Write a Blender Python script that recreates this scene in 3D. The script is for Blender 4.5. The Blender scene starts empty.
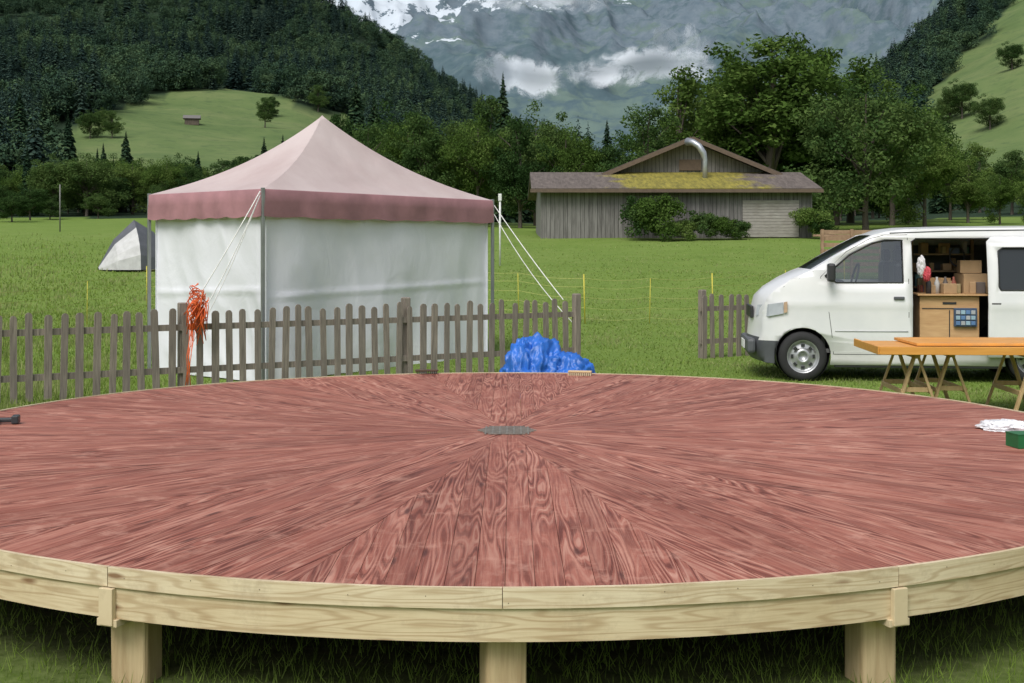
import bpy, bmesh, math, random
import numpy as np
from mathutils import Vector, Matrix, noise
from mathutils.geometry import tessellate_polygon
random.seed(7); rng=np.random.default_rng(7)
HC=1.82; F=1280.0; HY=247.0
scene=bpy.context.scene
COL=scene.collection

# ---------------------------------------------------------------- materials
class NB:
    def __init__(s,name):
        s.m=bpy.data.materials.new(name); s.m.use_nodes=True
        s.t=s.m.node_tree; s.n=s.t.nodes; s.l=s.t.links
        s.b=s.n['Principled BSDF']; s.out=s.n['Material Output']
    def node(s,typ,**kw):
        x=s.n.new(typ)
        for k,v in kw.items(): setattr(x,k,v)
        return x
    def link(s,a,b): s.l.new(a,b)
    def coord(s,which='Object',scale=(1,1,1)):
        tc=s.node('ShaderNodeTexCoord'); mp=s.node('ShaderNodeMapping')
        mp.inputs['Scale'].default_value=scale
        s.link(tc.outputs[which],mp.inputs['Vector']); return mp.outputs[0]
    def noise(s,vec,scale,detail=4,rough=0.55,dist=0):
        x=s.node('ShaderNodeTexNoise'); x.inputs['Scale'].default_value=scale
        x.inputs['Detail'].default_value=detail; x.inputs['Roughness'].default_value=rough
        x.inputs['Distortion'].default_value=dist
        if vec is not None: s.link(vec,x.inputs['Vector'])
        return x.outputs['Fac']
    def ramp(s,fac,stops,interp='LINEAR'):
        r=s.node('ShaderNodeValToRGB'); r.color_ramp.interpolation=interp
        el=r.color_ramp.elements
        while len(el)<len(stops): el.new(0.5)
        for e,(p,c) in zip(el,stops):
            e.position=p; e.color=(c[0],c[1],c[2],1) if not isinstance(c,(int,float)) else (c,c,c,1)
        s.link(fac,r.inputs[0]); return r.outputs[0]
    def mix(s,fac,a,b,mode='MIX'):
        x=s.node('ShaderNodeMix'); x.data_type='RGBA'; x.blend_type=mode
        for v,i in ((fac,0),(a,6),(b,7)):
            if isinstance(v,(int,float)): x.inputs[i].default_value=v if i==0 else (v,v,v,1)
            elif isinstance(v,tuple): x.inputs[i].default_value=(v[0],v[1],v[2],1)
            else: s.link(v,x.inputs[i])
        return x.outputs[2]
    def math(s,op,a,b=0.0):
        x=s.node('ShaderNodeMath'); x.operation=op
        for v,i in ((a,0),(b,1)):
            if isinstance(v,(int,float)): x.inputs[i].default_value=v
            else: s.link(v,x.inputs[i])
        return x.outputs[0]
    def bump(s,h,strength=0.3,dist=0.02):
        b=s.node('ShaderNodeBump'); b.inputs['Strength'].default_value=strength
        b.inputs['Distance'].default_value=dist
        s.link(h,b.inputs['Height']); s.link(b.outputs[0],s.b.inputs['Normal'])
    def base(s,c):
        if isinstance(c,tuple): s.b.inputs['Base Color'].default_value=(c[0],c[1],c[2],1)
        else: s.link(c,s.b.inputs['Base Color'])
    def set(s,**kw):
        for k,v in kw.items(): s.b.inputs[k.replace('_',' ')].default_value=v
        return s

def simple(name,c,rough=0.6,var=0.15,scale=6,metal=0,bump=0.0,spec=0.5):
    k=NB(name); v=k.coord()
    n=k.noise(v,scale,5)
    d=tuple(x*(1-var) for x in c); l=tuple(min(1,x*(1+var)) for x in c)
    k.base(k.ramp(n,[(0.3,d),(0.7,l)]))
    k.set(Roughness=rough,Metallic=metal)
    k.b.inputs['Specular IOR Level'].default_value=spec
    if bump: k.bump(n,bump,0.02)
    return k.m

def wood(name,dark,light,sx=60,sz=3,rough=0.75,along='Z',uv=False,bump=0.2):
    k=NB(name)
    sc={'Z':(sx,sx,sz),'X':(sz,sx,sx),'Y':(sx,sz,sx)}[along]
    v=k.coord('UV' if uv else 'Object',sc)
    n=k.noise(v,1,5,0.6); n2=k.noise(k.coord('UV' if uv else 'Object'),1.7,3)
    c=k.ramp(n,[(0.3,dark),(0.7,light)])
    c=k.mix(0.35,c,k.ramp(n2,[(0.3,dark),(0.7,light)]))
    k.base(c); k.set(Roughness=rough); k.bump(n,bump,0.01)
    return k.m

def leafmat(name,dark,mid,light,transl=0.3,nscale=0.35):
    k=NB(name)
    at=k.node('ShaderNodeAttribute'); at.attribute_name='tint'
    oi=k.node('ShaderNodeObjectInfo')
    f=at.outputs['Fac']
    f=k.math('ADD',k.math('MULTIPLY',f,0.75),0.12)
    f=k.math('ADD',f,k.math('MULTIPLY',k.math('SUBTRACT',oi.outputs['Random'],0.5),0.5))
    c=k.ramp(f,[(0.12,dark),(0.5,mid),(0.88,light)])
    df=k.node('ShaderNodeBsdfDiffuse'); k.link(c,df.inputs[0])
    if transl:
        tr=k.node('ShaderNodeBsdfTranslucent'); k.link(c,tr.inputs[0])
        ms=k.node('ShaderNodeMixShader'); ms.inputs[0].default_value=transl
        k.link(df.outputs[0],ms.inputs[1]); k.link(tr.outputs[0],ms.inputs[2]); k.link(ms.outputs[0],k.out.inputs[0])
    else: k.link(df.outputs[0],k.out.inputs[0])
    return k.m

# ---------------------------------------------------------------- mesh helpers
def link(o,parent=None):
    COL.objects.link(o)
    if parent is not None: o.parent=parent
    return o
def empty(name,loc=(0,0,0),rz=0):
    o=bpy.data.objects.new(name,None); o.location=loc; o.rotation_euler[2]=rz; o.empty_display_size=0.2
    return link(o)
def mesh_obj(name,verts,faces,mats,parent=None,smooth=False,mi=None,uvs=None):
    me=bpy.data.meshes.new(name); me.from_pydata([tuple(v) for v in verts],[],faces)
    if not isinstance(mats,(list,tuple)): mats=[mats]
    for m in mats: me.materials.append(m)
    if mi is not None: me.polygons.foreach_set('material_index',mi)
    if smooth: me.polygons.foreach_set('use_smooth',[True]*len(me.polygons))
    if uvs is not None:
        ul=me.uv_layers.new(name='UVMap')
        for p in me.polygons:
            for li in p.loop_indices: ul.data[li].uv=uvs[me.loops[li].vertex_index]
    me.update()
    return link(bpy.data.objects.new(name,me),parent)
def bevel(o,w,seg=2):
    m=o.modifiers.new('b','BEVEL'); m.width=w; m.segments=seg; m.limit_method='ANGLE'; return o
BF=[(0,3,2,1),(4,5,6,7),(0,1,5,4),(1,2,6,5),(2,3,7,6),(3,0,4,7)]
def boxv(c,s,rz=0,M=None):
    out=[]
    for dz in(-.5,.5):
        for dx,dy in((-.5,-.5),(.5,-.5),(.5,.5),(-.5,.5)):
            x,y,z=dx*s[0],dy*s[1],dz*s[2]
            if M is not None: v=M@Vector((x,y,z)); x,y,z=v
            elif rz: x,y=x*math.cos(rz)-y*math.sin(rz),x*math.sin(rz)+y*math.cos(rz)
            out.append((c[0]+x,c[1]+y,c[2]+z))
    return out
def box(name,c,s,mat,rz=0,parent=None,bv=0.0,M=None):
    o=mesh_obj(name,boxv(c,s,rz,M),BF,mat,parent)
    if bv: bevel(o,bv)
    return o
def boxes(name,lst,mat,parent=None,bv=0.0):
    V=[];Fc=[]
    for it in lst:
        b=len(V); V+=boxv(*it); Fc+=[tuple(i+b for i in f) for f in BF]
    o=mesh_obj(name,V,Fc,mat,parent)
    if bv: bevel(o,bv,1)
    return o
def beam(p,q,w,h):
    p=Vector(p);q=Vector(q);d=q-p;L=d.length
    R=d.to_track_quat('Z','Y').to_matrix()
    return (tuple((p+q)/2),(w,h,L),0,R)
def tubev(pts,r,seg=6,cap=True):
    V=[];Fc=[];pts=[Vector(p) for p in pts]; n=len(pts)
    rr=r if isinstance(r,(list,tuple)) else [r]*n
    for i,p in enumerate(pts):
        d=(pts[min(i+1,n-1)]-pts[max(i-1,0)]).normalized()
        a=d.orthogonal().normalized() if i==0 else (a-d*a.dot(d)).normalized()
        b=d.cross(a)
        for k in range(seg):
            t=2*math.pi*k/seg; V.append(tuple(p+(a*math.cos(t)+b*math.sin(t))*rr[i]))
    for i in range(n-1):
        for k in range(seg):
            k2=(k+1)%seg; Fc.append((i*seg+k,i*seg+k2,(i+1)*seg+k2,(i+1)*seg+k))
    if cap: Fc.append(tuple(range(seg))[::-1]); Fc.append(tuple((n-1)*seg+k for k in range(seg)))
    return V,Fc
def tubes(name,lst,mat,parent=None,seg=6):
    V=[];Fc=[]
    for pts,r in lst:
        v,f=tubev(pts,r,seg); b=len(V); V+=v; Fc+=[tuple(i+b for i in g) for g in f]
    return mesh_obj(name,V,Fc,mat,parent,smooth=True)
def lathe(name,prof,mats,parent,loc,axis='Y',seg=40,mi=None):
    V=[];Fc=[];I=[]
    for (r,a) in prof:
        for k in range(seg):
            t=2*math.pi*k/seg
            p=(r*math.cos(t),a,r*math.sin(t)) if axis=='Y' else (r*math.cos(t),r*math.sin(t),a)
            V.append((p[0]+loc[0],p[1]+loc[1],p[2]+loc[2]))
    for i in range(len(prof)-1):
        for k in range(seg):
            k2=(k+1)%seg; Fc.append((i*seg+k,i*seg+k2,(i+1)*seg+k2,(i+1)*seg+k)); I.append(mi[i] if mi else 0)
    return mesh_obj(name,V,Fc,mats,parent,smooth=True,mi=I)

# ---------------------------------------------------------------- terrain
CX=np.array([-700,-300,0,150,300,400,500,560,650,800,870,940,1024,1300,1700],float)
TB={100:[28,28,28,28,27,26,24,22,22,24,26,27,28,30,32],
150:[45,42,38,38,36,30,26,24,24,28,32,38,46,60,70],
220:[90,88,86,84,76,50,34,28,28,38,54,76,96,120,140],
350:[150,148,144,140,130,100,62,36,32,54,110,156,196,230,250],
500:[215,212,205,192,172,142,92,50,40,62,145,205,250,290,300],
800:[340,335,325,305,262,196,126,70,45,62,150,228,300,340,350]}
DS=[0,18,30,60,100,150,220,350,500,800,1500]
def zrow(d,px):
    if d<=18: return 0.0
    if d==30: return 0.3
    if d==60: return HC+9*60/F
    if d==1500: return zrow(800,px)*0.55
    return HC+float(np.interp(px,CX,TB[d]))*d/F
def ground_z(x,y):
    r=math.hypot(x,y); d=max(y,r*0.55)
    px=512+F*(x/d) if y>0 else (1700 if x>0 else -700)
    px=max(-700,min(1700,px))
    if d<=18: return 0.0
    for i in range(len(DS)-1):
        if d<=DS[i+1]: break
    d0,d1=DS[i],DS[i+1]; t=min(1,(d-d0)/(d1-d0))
    z=zrow(d0,px)*(1-t)+zrow(d1,px)*t
    if d>110:
        a=min(1,(d-110)/200); z+=a*(noise.noise(Vector((x/60,y/60,0)))*5+noise.noise(Vector((x/17,y/17,3)))*1.5)
    else: z+=0.10*min(1,(d-18)/10)*noise.noise(Vector((x/6,y/6,1)))
    return z
def inpoly(x,y,P):
    c=False;j=len(P)-1
    for i in range(len(P)):
        if (P[i][1]>y)!=(P[j][1]>y) and x<(P[j][0]-P[i][0])*(y-P[i][1])/(P[j][1]-P[i][1])+P[i][0]: c=not c
        j=i
    return c
ML=[(48,185),(66,132),(112,110),(165,95),(235,87),(300,99),(356,118),(356,185)]
MR=[(905,185),(918,112),(948,72),(985,34),(1040,-30),(1600,-90),(1600,185)]
def to_px(x,y):
    z=ground_z(x,y); return 512+F*x/y, HY-(z-HC)/y*F
def forest(x,y):
    if y<104: return 0
    px,py=to_px(x,y)
    px+=noise.noise(Vector((x/25,y/25,9)))*16; py+=noise.noise(Vector((x/25,y/25,5)))*7
    return 0 if inpoly(px,py,ML) or inpoly(px,py,MR) else 1

th=[math.radians(a) for a in list(np.arange(-180,-32,6))+list(np.arange(-32,32,0.3))+list(np.arange(32,180,6))]
rs=[0.8]
while rs[-1]<1450: rs.append(rs[-1]*1.045+0.12)
V=[(0,0,0)];att=[0]
for r in rs:
    for t in th:
        x,y=r*math.sin(t),r*math.cos(t); V.append((x,y,ground_z(x,y))); att.append(forest(x,y))
n=len(th);Fc=[]
for k in range(n): Fc.append((0,1+(k+1)%n,1+k))
for i in range(len(rs)-1):
    for k in range(n):
        k2=(k+1)%n; a=1+i*n; b=a+n; Fc.append((a+k,a+k2,b+k2,b+k))
g=NB('meadow_grass')
v=g.coord('Object')
n1=g.noise(v,0.10,5,0.6); n2=g.noise(v,0.9,5,0.65); n3=g.noise(v,14,4,0.7)
c=g.ramp(n1,[(0.32,(0.125,0.20,0.035)),(0.5,(0.165,0.245,0.05)),(0.68,(0.215,0.275,0.08))])
c=g.mix(0.5,c,g.ramp(n2,[(0.3,(0.085,0.155,0.025)),(0.55,(0.16,0.24,0.048)),(0.75,(0.25,0.28,0.11))]))
c=g.mix(0.4,c,g.ramp(n3,[(0.35,(0.085,0.145,0.022)),(0.65,(0.20,0.28,0.07))]))
at=g.node('ShaderNodeAttribute'); at.attribute_name='forest'
geo=g.node('ShaderNodeNewGeometry'); sep=g.node('ShaderNodeSeparateXYZ'); g.link(geo.outputs['Position'],sep.inputs[0])
n4=g.noise(v,0.045,5,0.65); n5=g.noise(v,0.3,5,0.7)
slope=g.ramp(n4,[(0.3,(0.085,0.135,0.05)),(0.5,(0.12,0.17,0.065)),(0.7,(0.165,0.20,0.085))])
slope=g.mix(g.ramp(n5,[(0.52,0.0),(0.68,0.6)]),slope,(0.055,0.09,0.045))
c=g.mix(g.ramp(g.math('MULTIPLY',sep.outputs[1],0.001),[(0.11,0.0),(0.17,0.9)]),c,slope)
c=g.mix(at.outputs['Fac'],c,(0.025,0.045,0.025))
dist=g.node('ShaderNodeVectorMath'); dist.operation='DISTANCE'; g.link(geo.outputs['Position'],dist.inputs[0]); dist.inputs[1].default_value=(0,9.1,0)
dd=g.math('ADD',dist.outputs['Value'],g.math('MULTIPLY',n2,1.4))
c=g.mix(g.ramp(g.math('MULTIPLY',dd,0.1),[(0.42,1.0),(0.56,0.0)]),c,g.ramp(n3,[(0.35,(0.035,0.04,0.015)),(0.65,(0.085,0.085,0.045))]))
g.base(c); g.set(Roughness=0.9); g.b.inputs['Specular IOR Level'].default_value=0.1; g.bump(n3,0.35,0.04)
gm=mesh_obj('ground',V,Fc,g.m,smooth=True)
a_=gm.data.attributes.new('forest','FLOAT','POINT'); a_.data.foreach_set('value',[float(q) for q in att])

def fast_tris(name,vs,mat,tint=None,k=3):
    N=len(vs); me=bpy.data.meshes.new(name)
    me.vertices.add(N*k); me.vertices.foreach_set('co',vs.reshape(-1).astype(np.float32))
    me.loops.add(N*k); me.loops.foreach_set('vertex_index',np.arange(N*k,dtype=np.int32))
    me.polygons.add(N); me.polygons.foreach_set('loop_start',np.arange(0,N*k,k,dtype=np.int32)); me.polygons.foreach_set('loop_total',np.full(N,k,dtype=np.int32))
    me.materials.append(mat)
    if tint is not None:
        a=me.attributes.new('tint','FLOAT','POINT'); a.data.foreach_set('value',np.repeat(tint,k).astype(np.float32))
    me.update(calc_edges=True); me.validate()
    return me
def blades(xx,yy,hs,ws):
    zz=np.array([ground_z(float(a),float(b)) for a,b in zip(xx,yy)]); N=len(xx)
    an=rng.uniform(0,2*math.pi,N); ln=rng.normal(0,0.03,(N,2)); vs=np.empty((N,3,3)); ca,sa=np.cos(an)*ws,np.sin(an)*ws
    vs[:,0]=np.stack([xx-ca,yy-sa,zz-0.01],1); vs[:,1]=np.stack([xx+ca,yy+sa,zz-0.01],1); vs[:,2]=np.stack([xx+ln[:,0],yy+ln[:,1],zz+hs],1)
    return vs
NBL=200000
u=rng.uniform(-0.47,0.47,NBL); yy=13.6*np.exp(rng.uniform(0,1,NBL)*math.log(66/13.6)); xx=u*yy
keep=~((np.abs(xx+2.8)<1.4)&(np.abs(yy-19.8)<1.4))&(rng.random(NBL)<np.clip((66-yy)/40,0,1)); xx=xx[keep];yy=yy[keep]; N=len(xx)
left=np.clip((-xx/yy-0.24)/0.1,0,1)
cl_=np.array([noise.noise(Vector((a*0.9,b*0.6,0))) for a,b in zip(xx,yy)])
hg=rng.uniform(0.015,0.05,N)*(1+1.6*left)*(1+0.9*cl_); ws=rng.uniform(0.006,0.013,N)*np.minimum(yy/18,2.2)
v1=blades(xx,yy,hg,ws)
xa=rng.uniform(-3.2,3.2,26000); ya=rng.uniform(4.6,8.5,26000); kp=rng.random(26000)<np.clip(1.15-(ya-4.6)/3,0,1); xa=xa[kp];ya=ya[kp]
v2=blades(xa,ya,rng.uniform(0.03,0.09,len(xa)),rng.uniform(0.002,0.004,len(xa)))
vs=np.concatenate([v1,v2]); tint=np.concatenate([np.clip(0.5+0.5*cl_+rng.normal(0,0.22,N),0,1),rng.random(len(v2))*0.5])
gl=leafmat('grass_blade',(0.12,0.19,0.03),(0.21,0.30,0.06),(0.34,0.37,0.16),0.35,0.5)
link(bpy.data.objects.new('grass',fast_tris('grass_blades',vs,gl,tint)))

# ---------------------------------------------------------------- trees
bark=wood('bark',(0.05,0.042,0.032),(0.15,0.125,0.10),20,3,0.9)
lf_a=leafmat('leaves_ash',(0.045,0.085,0.018),(0.09,0.155,0.034),(0.17,0.24,0.065),0.35)
lf_b=leafmat('leaves_dark',(0.028,0.06,0.019),(0.058,0.108,0.033),(0.115,0.175,0.052),0.3)
lf_c=leafmat('needles',(0.014,0.032,0.018),(0.028,0.054,0.03),(0.055,0.09,0.042),0.0)
lf_fa=leafmat('far_leaves_hazed',(0.032,0.062,0.040),(0.055,0.098,0.054),(0.09,0.14,0.068),0.0)  # far foliage sets: aerial haze put into the colour, lighter and bluer
lf_fb=leafmat('far_leaves_dark_hazed',(0.024,0.049,0.036),(0.040,0.075,0.048),(0.068,0.11,0.058),0.0)
lf_fc=leafmat('far_needles_hazed',(0.019,0.037,0.034),(0.030,0.055,0.046),(0.048,0.078,0.057),0.0)
def leaves(C,R,per,size,rnd,flat=0.75):
    n=len(C); c=np.repeat(C,per,0); r=np.repeat(R,per)
    d=rnd.normal(size=(n*per,3)); d/=np.linalg.norm(d,axis=1)[:,None]
    rad=r*(0.35+0.75*rnd.random(n*per)**0.6)
    p=c+d*rad[:,None]*np.array([1,1,flat])
    nn=d*0.6+rnd.normal(size=p.shape)*0.6+np.array([0,0,0.5]); nn/=np.linalg.norm(nn,axis=1)[:,None]
    t=np.cross(nn,rnd.normal(size=p.shape)); t/=np.linalg.norm(t,axis=1)[:,None]; b=np.cross(nn,t)
    s=size*(0.6+0.8*rnd.random(n*per))[:,None]
    q=np.stack([p-t*s*0.9,p-b*s*0.45,p+t*s*0.9,p+b*s*0.5],1)
    tint=np.repeat(rnd.random(n),per)*0.55+rnd.random(n*per)*0.45
    return q,tint
def add_mesh_part(me,V,Fc,mat):
    bm=bmesh.new(); bm.from_mesh(me)
    vv=[bm.verts.new(v) for v in V]; idx=len(me.materials)
    for f in Fc:
        try: q=bm.faces.new([vv[i] for i in f]); q.material_index=idx; q.smooth=True
        except ValueError: pass
    me.materials.append(mat); bm.to_mesh(me); bm.free()
def broadleaf(name,seed,W,shape,ncl,per,size,mat,clr=0.13,base=0.12,trunk=True):
    r=np.random.default_rng(seed); C=[];R=[]
    nl=5+seed%3
    lobes=[(0.0,0.0,0.62,W*0.42,0.36)]
    for i in range(nl):
        a=2*math.pi*i/nl+r.uniform(-.4,.4); q=W*r.uniform(0.15,0.3)
        lobes.append((q*math.cos(a),q*math.sin(a),r.uniform(base+0.2,0.72),W*r.uniform(0.2,0.3),r.uniform(0.14,0.24)))
    if shape=='tall': lobes.append((W*r.uniform(-.1,.1),0,0.84,W*0.2,0.15))
    while len(C)<ncl:
        L=lobes[r.integers(len(lobes))]
        d=r.normal(size=3); d/=np.linalg.norm(d); k=r.random()**0.35
        p=(L[0]+d[0]*k*L[3],L[1]+d[1]*k*L[3],L[2]+d[2]*k*L[4])
        if p[2]<base or p[2]>0.97: continue
        C.append(p); R.append(clr*W*r.uniform(0.5,1.1))
    C=np.array(C); q,t=leaves(C,np.array(R),per,size,r)
    me=fast_tris(name,q,mat,t,4)
    if trunk:
        V=[];Fc=[]
        def addt(pts,rr,s=6):
            v,f=tubev(pts,rr,s,False); b=len(V); V.extend(v); Fc.extend([tuple(i+b for i in g) for g in f])
        addt([(0,0,-0.03),(0.004,0.003,0.12),(-0.006,0.004,0.35),(0.004,-0.004,0.6),(0,0,0.85)],[0.024,0.018,0.014,0.009,0.003])
        for i in range(22):
            e=C[r.integers(len(C))]; z0=max(0.1,e[2]*r.uniform(0.45,0.75))
            m=((e[0])*0.45,(e[1])*0.45,(z0+e[2])/2+0.01)
            addt([(0,0,z0),m,tuple(e)],[0.008,0.005,0.0015],4)
        add_mesh_part(me,V,Fc,bark)
    return me
def conifer(name,seed,W,levels,br,mat,trunk=True):
    r=np.random.default_rng(seed); Q=[];T=[]
    for i in range(levels):
        f=i/(levels-1); z=0.06+0.94*f**0.9; rad=W*0.5*(1-f)**0.85*(0.7+0.5*r.random())+0.006
        nb=max(4,int(br*(1-0.5*f)))
        for k in range(nb):
            a=2*math.pi*k/nb+r.uniform(-.4,.4)+i; rr=rad*r.uniform(0.5,1.2); dz=-rr*r.uniform(0.2,0.6)
            wd=rr*r.uniform(0.16,0.28)
            zz=z+r.uniform(-.012,.012)
            c,s=math.cos(a),math.sin(a)
            p0=(0,0,zz+0.01); tip=(c*rr,s*rr,zz+dz)
            m1=(c*rr*.55-s*wd,s*rr*.55+c*wd,zz+dz*.5-0.01); m2=(c*rr*.55+s*wd,s*rr*.55-c*wd,zz+dz*.5-0.01)
            Q.append([p0,m1,tip,m2]); T.append(r.random())
            h=rr*0.25
            Q.append([(c*rr*.3,s*rr*.3,zz+dz*.3),(c*rr*.6,s*rr*.6,zz+dz*.6-h),(c*rr*.95,s*rr*.95,zz+dz-h*.6),(c*rr*.8,s*rr*.8,zz+dz*.7)]); T.append(r.random()*0.6)
    me=fast_tris(name,np.array(Q),mat,np.array(T),4)
    if trunk:
        V,Fc=tubev([(0,0,-0.03),(0,0,0.5),(0,0,0.98)],[0.016,0.01,0.002],6); add_mesh_part(me,V,Fc,bark)
    return me
big=[broadleaf('crown_a',1,0.62,'tall',150,110,0.012,lf_a,0.12,0.08),
     broadleaf('crown_b',2,0.80,'round',170,110,0.012,lf_a,0.12,0.05),
     broadleaf('crown_c',3,0.66,'tall',150,110,0.012,lf_b,0.12,0.06),
     broadleaf('crown_d',4,0.85,'round',170,110,0.013,lf_b,0.12,0.04),
     broadleaf('crown_e',5,0.50,'tall',120,100,0.011,lf_a,0.14,0.14),
     broadleaf('crown_f',8,0.75,'tall',160,110,0.012,lf_b,0.11,0.05)]
spr=[conifer('spruce_a',11,0.40,80,18,lf_c),conifer('spruce_b',12,0.33,84,16,lf_c)]
fsp=[conifer('fspruce_a',21,0.40,30,9,lf_fc,False),conifer('fspruce_b',22,0.34,32,9,lf_fc,False),conifer('fspruce_c',23,0.46,28,10,lf_fc,False)]
fbl=[broadleaf('fcrown_a',31,0.75,'round',44,32,0.028,lf_fb,0.16,0.03,False),broadleaf('fcrown_b',32,0.9,'tall',44,32,0.030,lf_fb,0.16,0.02,False),
     broadleaf('fcrown_c',33,0.8,'tall',44,32,0.028,lf_fa,0.16,0.03,False),broadleaf('fcrown_d',34,0.9,'round',44,32,0.028,lf_fa,0.16,0.03,False)]
def put(me,name,px,d,top,parent=None,sx=1.0,seed=None):
    x=(px-512)/F*d; z=ground_z(x,d); h=HC+(HY-top)/F*d-z
    o=bpy.data.objects.new(name,me); o.location=(x,d,z-0.02*h); o.rotation_euler[2]=random.uniform(0,6.28)
    o.scale=(h*sx,h*sx,h); return link(o,parent)
T='broadleaf_tree'
for m,px,d,top,sx in [
 (3,392,92,98,0.95),(2,420,84,108,0.9),(5,452,90,114,1.0),(1,478,84,108,0.85),(2,488,96,92,0.8),(3,536,92,98,0.9),(5,520,82,110,.9),
 (1,566,88,116,0.85),(3,600,90,130,0.9),(5,368,80,118,0.9),(2,340,95,110,0.8),(1,408,88,108,.9),
 (5,648,78,98,1.0),(0,678,86,60,1.15),(1,716,90,66,0.9),(4,772,84,12,1.55),(0,806,92,26,1.05),(4,738,96,38,1.4),(0,748,88,44,1.0),
 (3,866,74,66,1.05),(1,892,84,82,1.0),(5,836,88,66,1.1),(0,850,96,50,1.1),(1,925,80,122,1.0),(3,908,92,98,1.0),(0,968,90,152,1.1),(1,1000,84,168,1.0),(3,950,98,138,1.),(1,1040,80,160,1.0),(3,1075,90,155,1.0),
 (2,1012,110,148,1.2),(0,980,120,138,1.1),(1,1100,105,130,1.1)]:
    put(big[m],T,px,d,top,sx=sx)
for m,px,d,top,sx in [(0,356,104,74,0.9),(1,503,108,70,0.85),(1,607,112,118,1),(0,374,112,92,1)]:
    put(spr[m],'spruce_tree',px,d,top,sx=sx)
row=empty('distant_tree_row')
for i in range(230):
    px=random.uniform(-150,360) if i<155 else random.uniform(340,1150); d=random.uniform(108,150)
    base_top=random.uniform(150,182)
    if random.random()<0.12: put(random.choice(spr),'row_spruce',px,d,base_top-random.uniform(4,18),row,0.9)
    else: put(random.choice([big[2],big[3],big[5],big[1],big[0],big[3]]),'row_tree',px,d,base_top,row,random.uniform(0.9,1.4))
for px,d,top in [(12,90,190),(50,100,194),(98,102,192),(30,96,182)]: put(big[3],T,px,d,top,sx=1.4)
for px,d,top in [(44,175,98),(68,190,112),(126,160,130),(20,180,88)]: put(spr[0],'spruce_tree',px,d,top)
fo=empty('hillside_forest')
def scatter(nn,x0,x1,d0,d1,pc):
    for i in range(nn):
        px=random.uniform(x0,x1); d=d0*math.exp(random.random()*math.log(d1/d0)); x=(px-512)/F*d
        if not forest(x,d): continue
        _,py=to_px(x,d)
        if 40<px<365 and py>124: continue
        if px>893 and py>140: continue
        z=ground_z(x,d); k=noise.noise(Vector((x/45,d/45,2)))
        con=random.random()<pc+k*0.9
        h=random.uniform(9,16) if con else random.uniform(7,12)
        if px<40 or d<200: h*=0.85
        me=random.choice(fsp) if con else random.choice(fbl)
        o=bpy.data.objects.new('forest_tree',me); s=h*random.uniform(0.85,1.25)
        o.location=(x,d,z-0.3); o.scale=(s,s,h); o.rotation_euler[2]=random.uniform(0,6.28); link(o,fo)
scatter(7600,-160,585,150,900,0.36)
scatter(3200,780,1200,150,850,0.28)
scatter(800,560,860,160,800,0.1)
mt=empty('meadow_trees')
for px,py in [(265,120),(272,113),(318,108),(104,128),(112,134),(90,136),(1012,66),(962,116),(942,120),(950,112),(990,128)]:
    best=None
    for d in range(150,700,6):
        x=(px-512)/F*d; y_=to_px(x,d)[1]
        if y_<=py+6: best=d;break
    if best:
        x=(px-512)/F*best; h=random.uniform(5,9); me=random.choice([big[2],big[3],big[5]])
        o=bpy.data.objects.new('slope_tree',me); o.location=(x,best,ground_z(x,best)-.2); o.scale=(h*1.1,h*1.1,h); link(o,mt)
hx,hd=(192-512)/F*300,300
hz=ground_z(hx,hd)
hb=empty('alpine_hut',(hx,hd,hz),0.2)
hw=wood('hut_wood',(0.06,0.045,0.035),(0.14,0.11,0.08),3,1)
box('walls',(0,0,0.6),(3.2,2.8,1.6),hw,parent=hb)
mesh_obj('roof',[(-2,-1.8,1.3),(2,-1.8,1.3),(2,0,2.2),(-2,0,2.2),(2,1.8,1.3),(-2,1.8,1.3)],[(0,1,2,3),(3,2,4,5),(0,3,5),(1,4,2)],simple('hut_roof',(0.16,0.15,0.14)),hb)

# ---------------------------------------------------------------- distant mountain
nx,ny=360,330
V=[];Fc=[]
def mz(x,y):
    f=max(0,(y-1500)/2300)
    base=60+712*f**1.35
    wx=x+150*noise.noise(Vector((x/600,y/600,2))); wy=y+150*noise.noise(Vector((x/600,y/600,6)))
    rid=noise.ridged_multi_fractal(Vector((wx/560,wy/900,1.3)),1.0,2.1,6,1.0,2.0)
    rid2=noise.ridged_multi_fractal(Vector((wx/190,wy/420,4.3)),1.0,2.2,6,1.0,2.0)
    amp=min(1,0.25+f*1.6)
    return base+amp*(rid*105-115+rid2*22-22)*(1+0.5*f)
for j in range(ny):
    y=1500+3300*(j/(ny-1))**1.15
    for i in range(nx):
        x=(-0.42+0.86*i/(nx-1))*y
        V.append((x,y,mz(x,y)))
for j in range(ny-1):
    for i in range(nx-1):
        a=j*nx+i; Fc.append((a,a+1,a+nx+1,a+nx))
k=NB('hazed_mountain')
v=k.coord('Object'); geo=k.node('ShaderNodeNewGeometry'); sp=k.node('ShaderNodeSeparateXYZ'); k.link(geo.outputs['Position'],sp.inputs[0])
sn_=k.node('ShaderNodeSeparateXYZ'); k.link(geo.outputs['Normal'],sn_.inputs[0])
nB=k.noise(v,0.035,6,0.7); nC=k.noise(v,0.006,9,0.68,0.3); nD=k.noise(v,0.012,8,0.7)
wood_c=k.ramp(nB,[(0.35,(0.050,0.088,0.102)),(0.65,(0.076,0.120,0.130))])  # forest, alp and rock tints kept bluish to carry the distance haze
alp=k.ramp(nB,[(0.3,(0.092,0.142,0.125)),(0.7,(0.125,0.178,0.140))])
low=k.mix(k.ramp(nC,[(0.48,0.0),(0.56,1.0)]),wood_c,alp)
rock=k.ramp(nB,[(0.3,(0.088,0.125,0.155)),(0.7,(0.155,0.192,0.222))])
rock=k.mix(k.ramp(nD,[(0.47,0.0),(0.55,0.8)]),rock,low)
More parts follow.
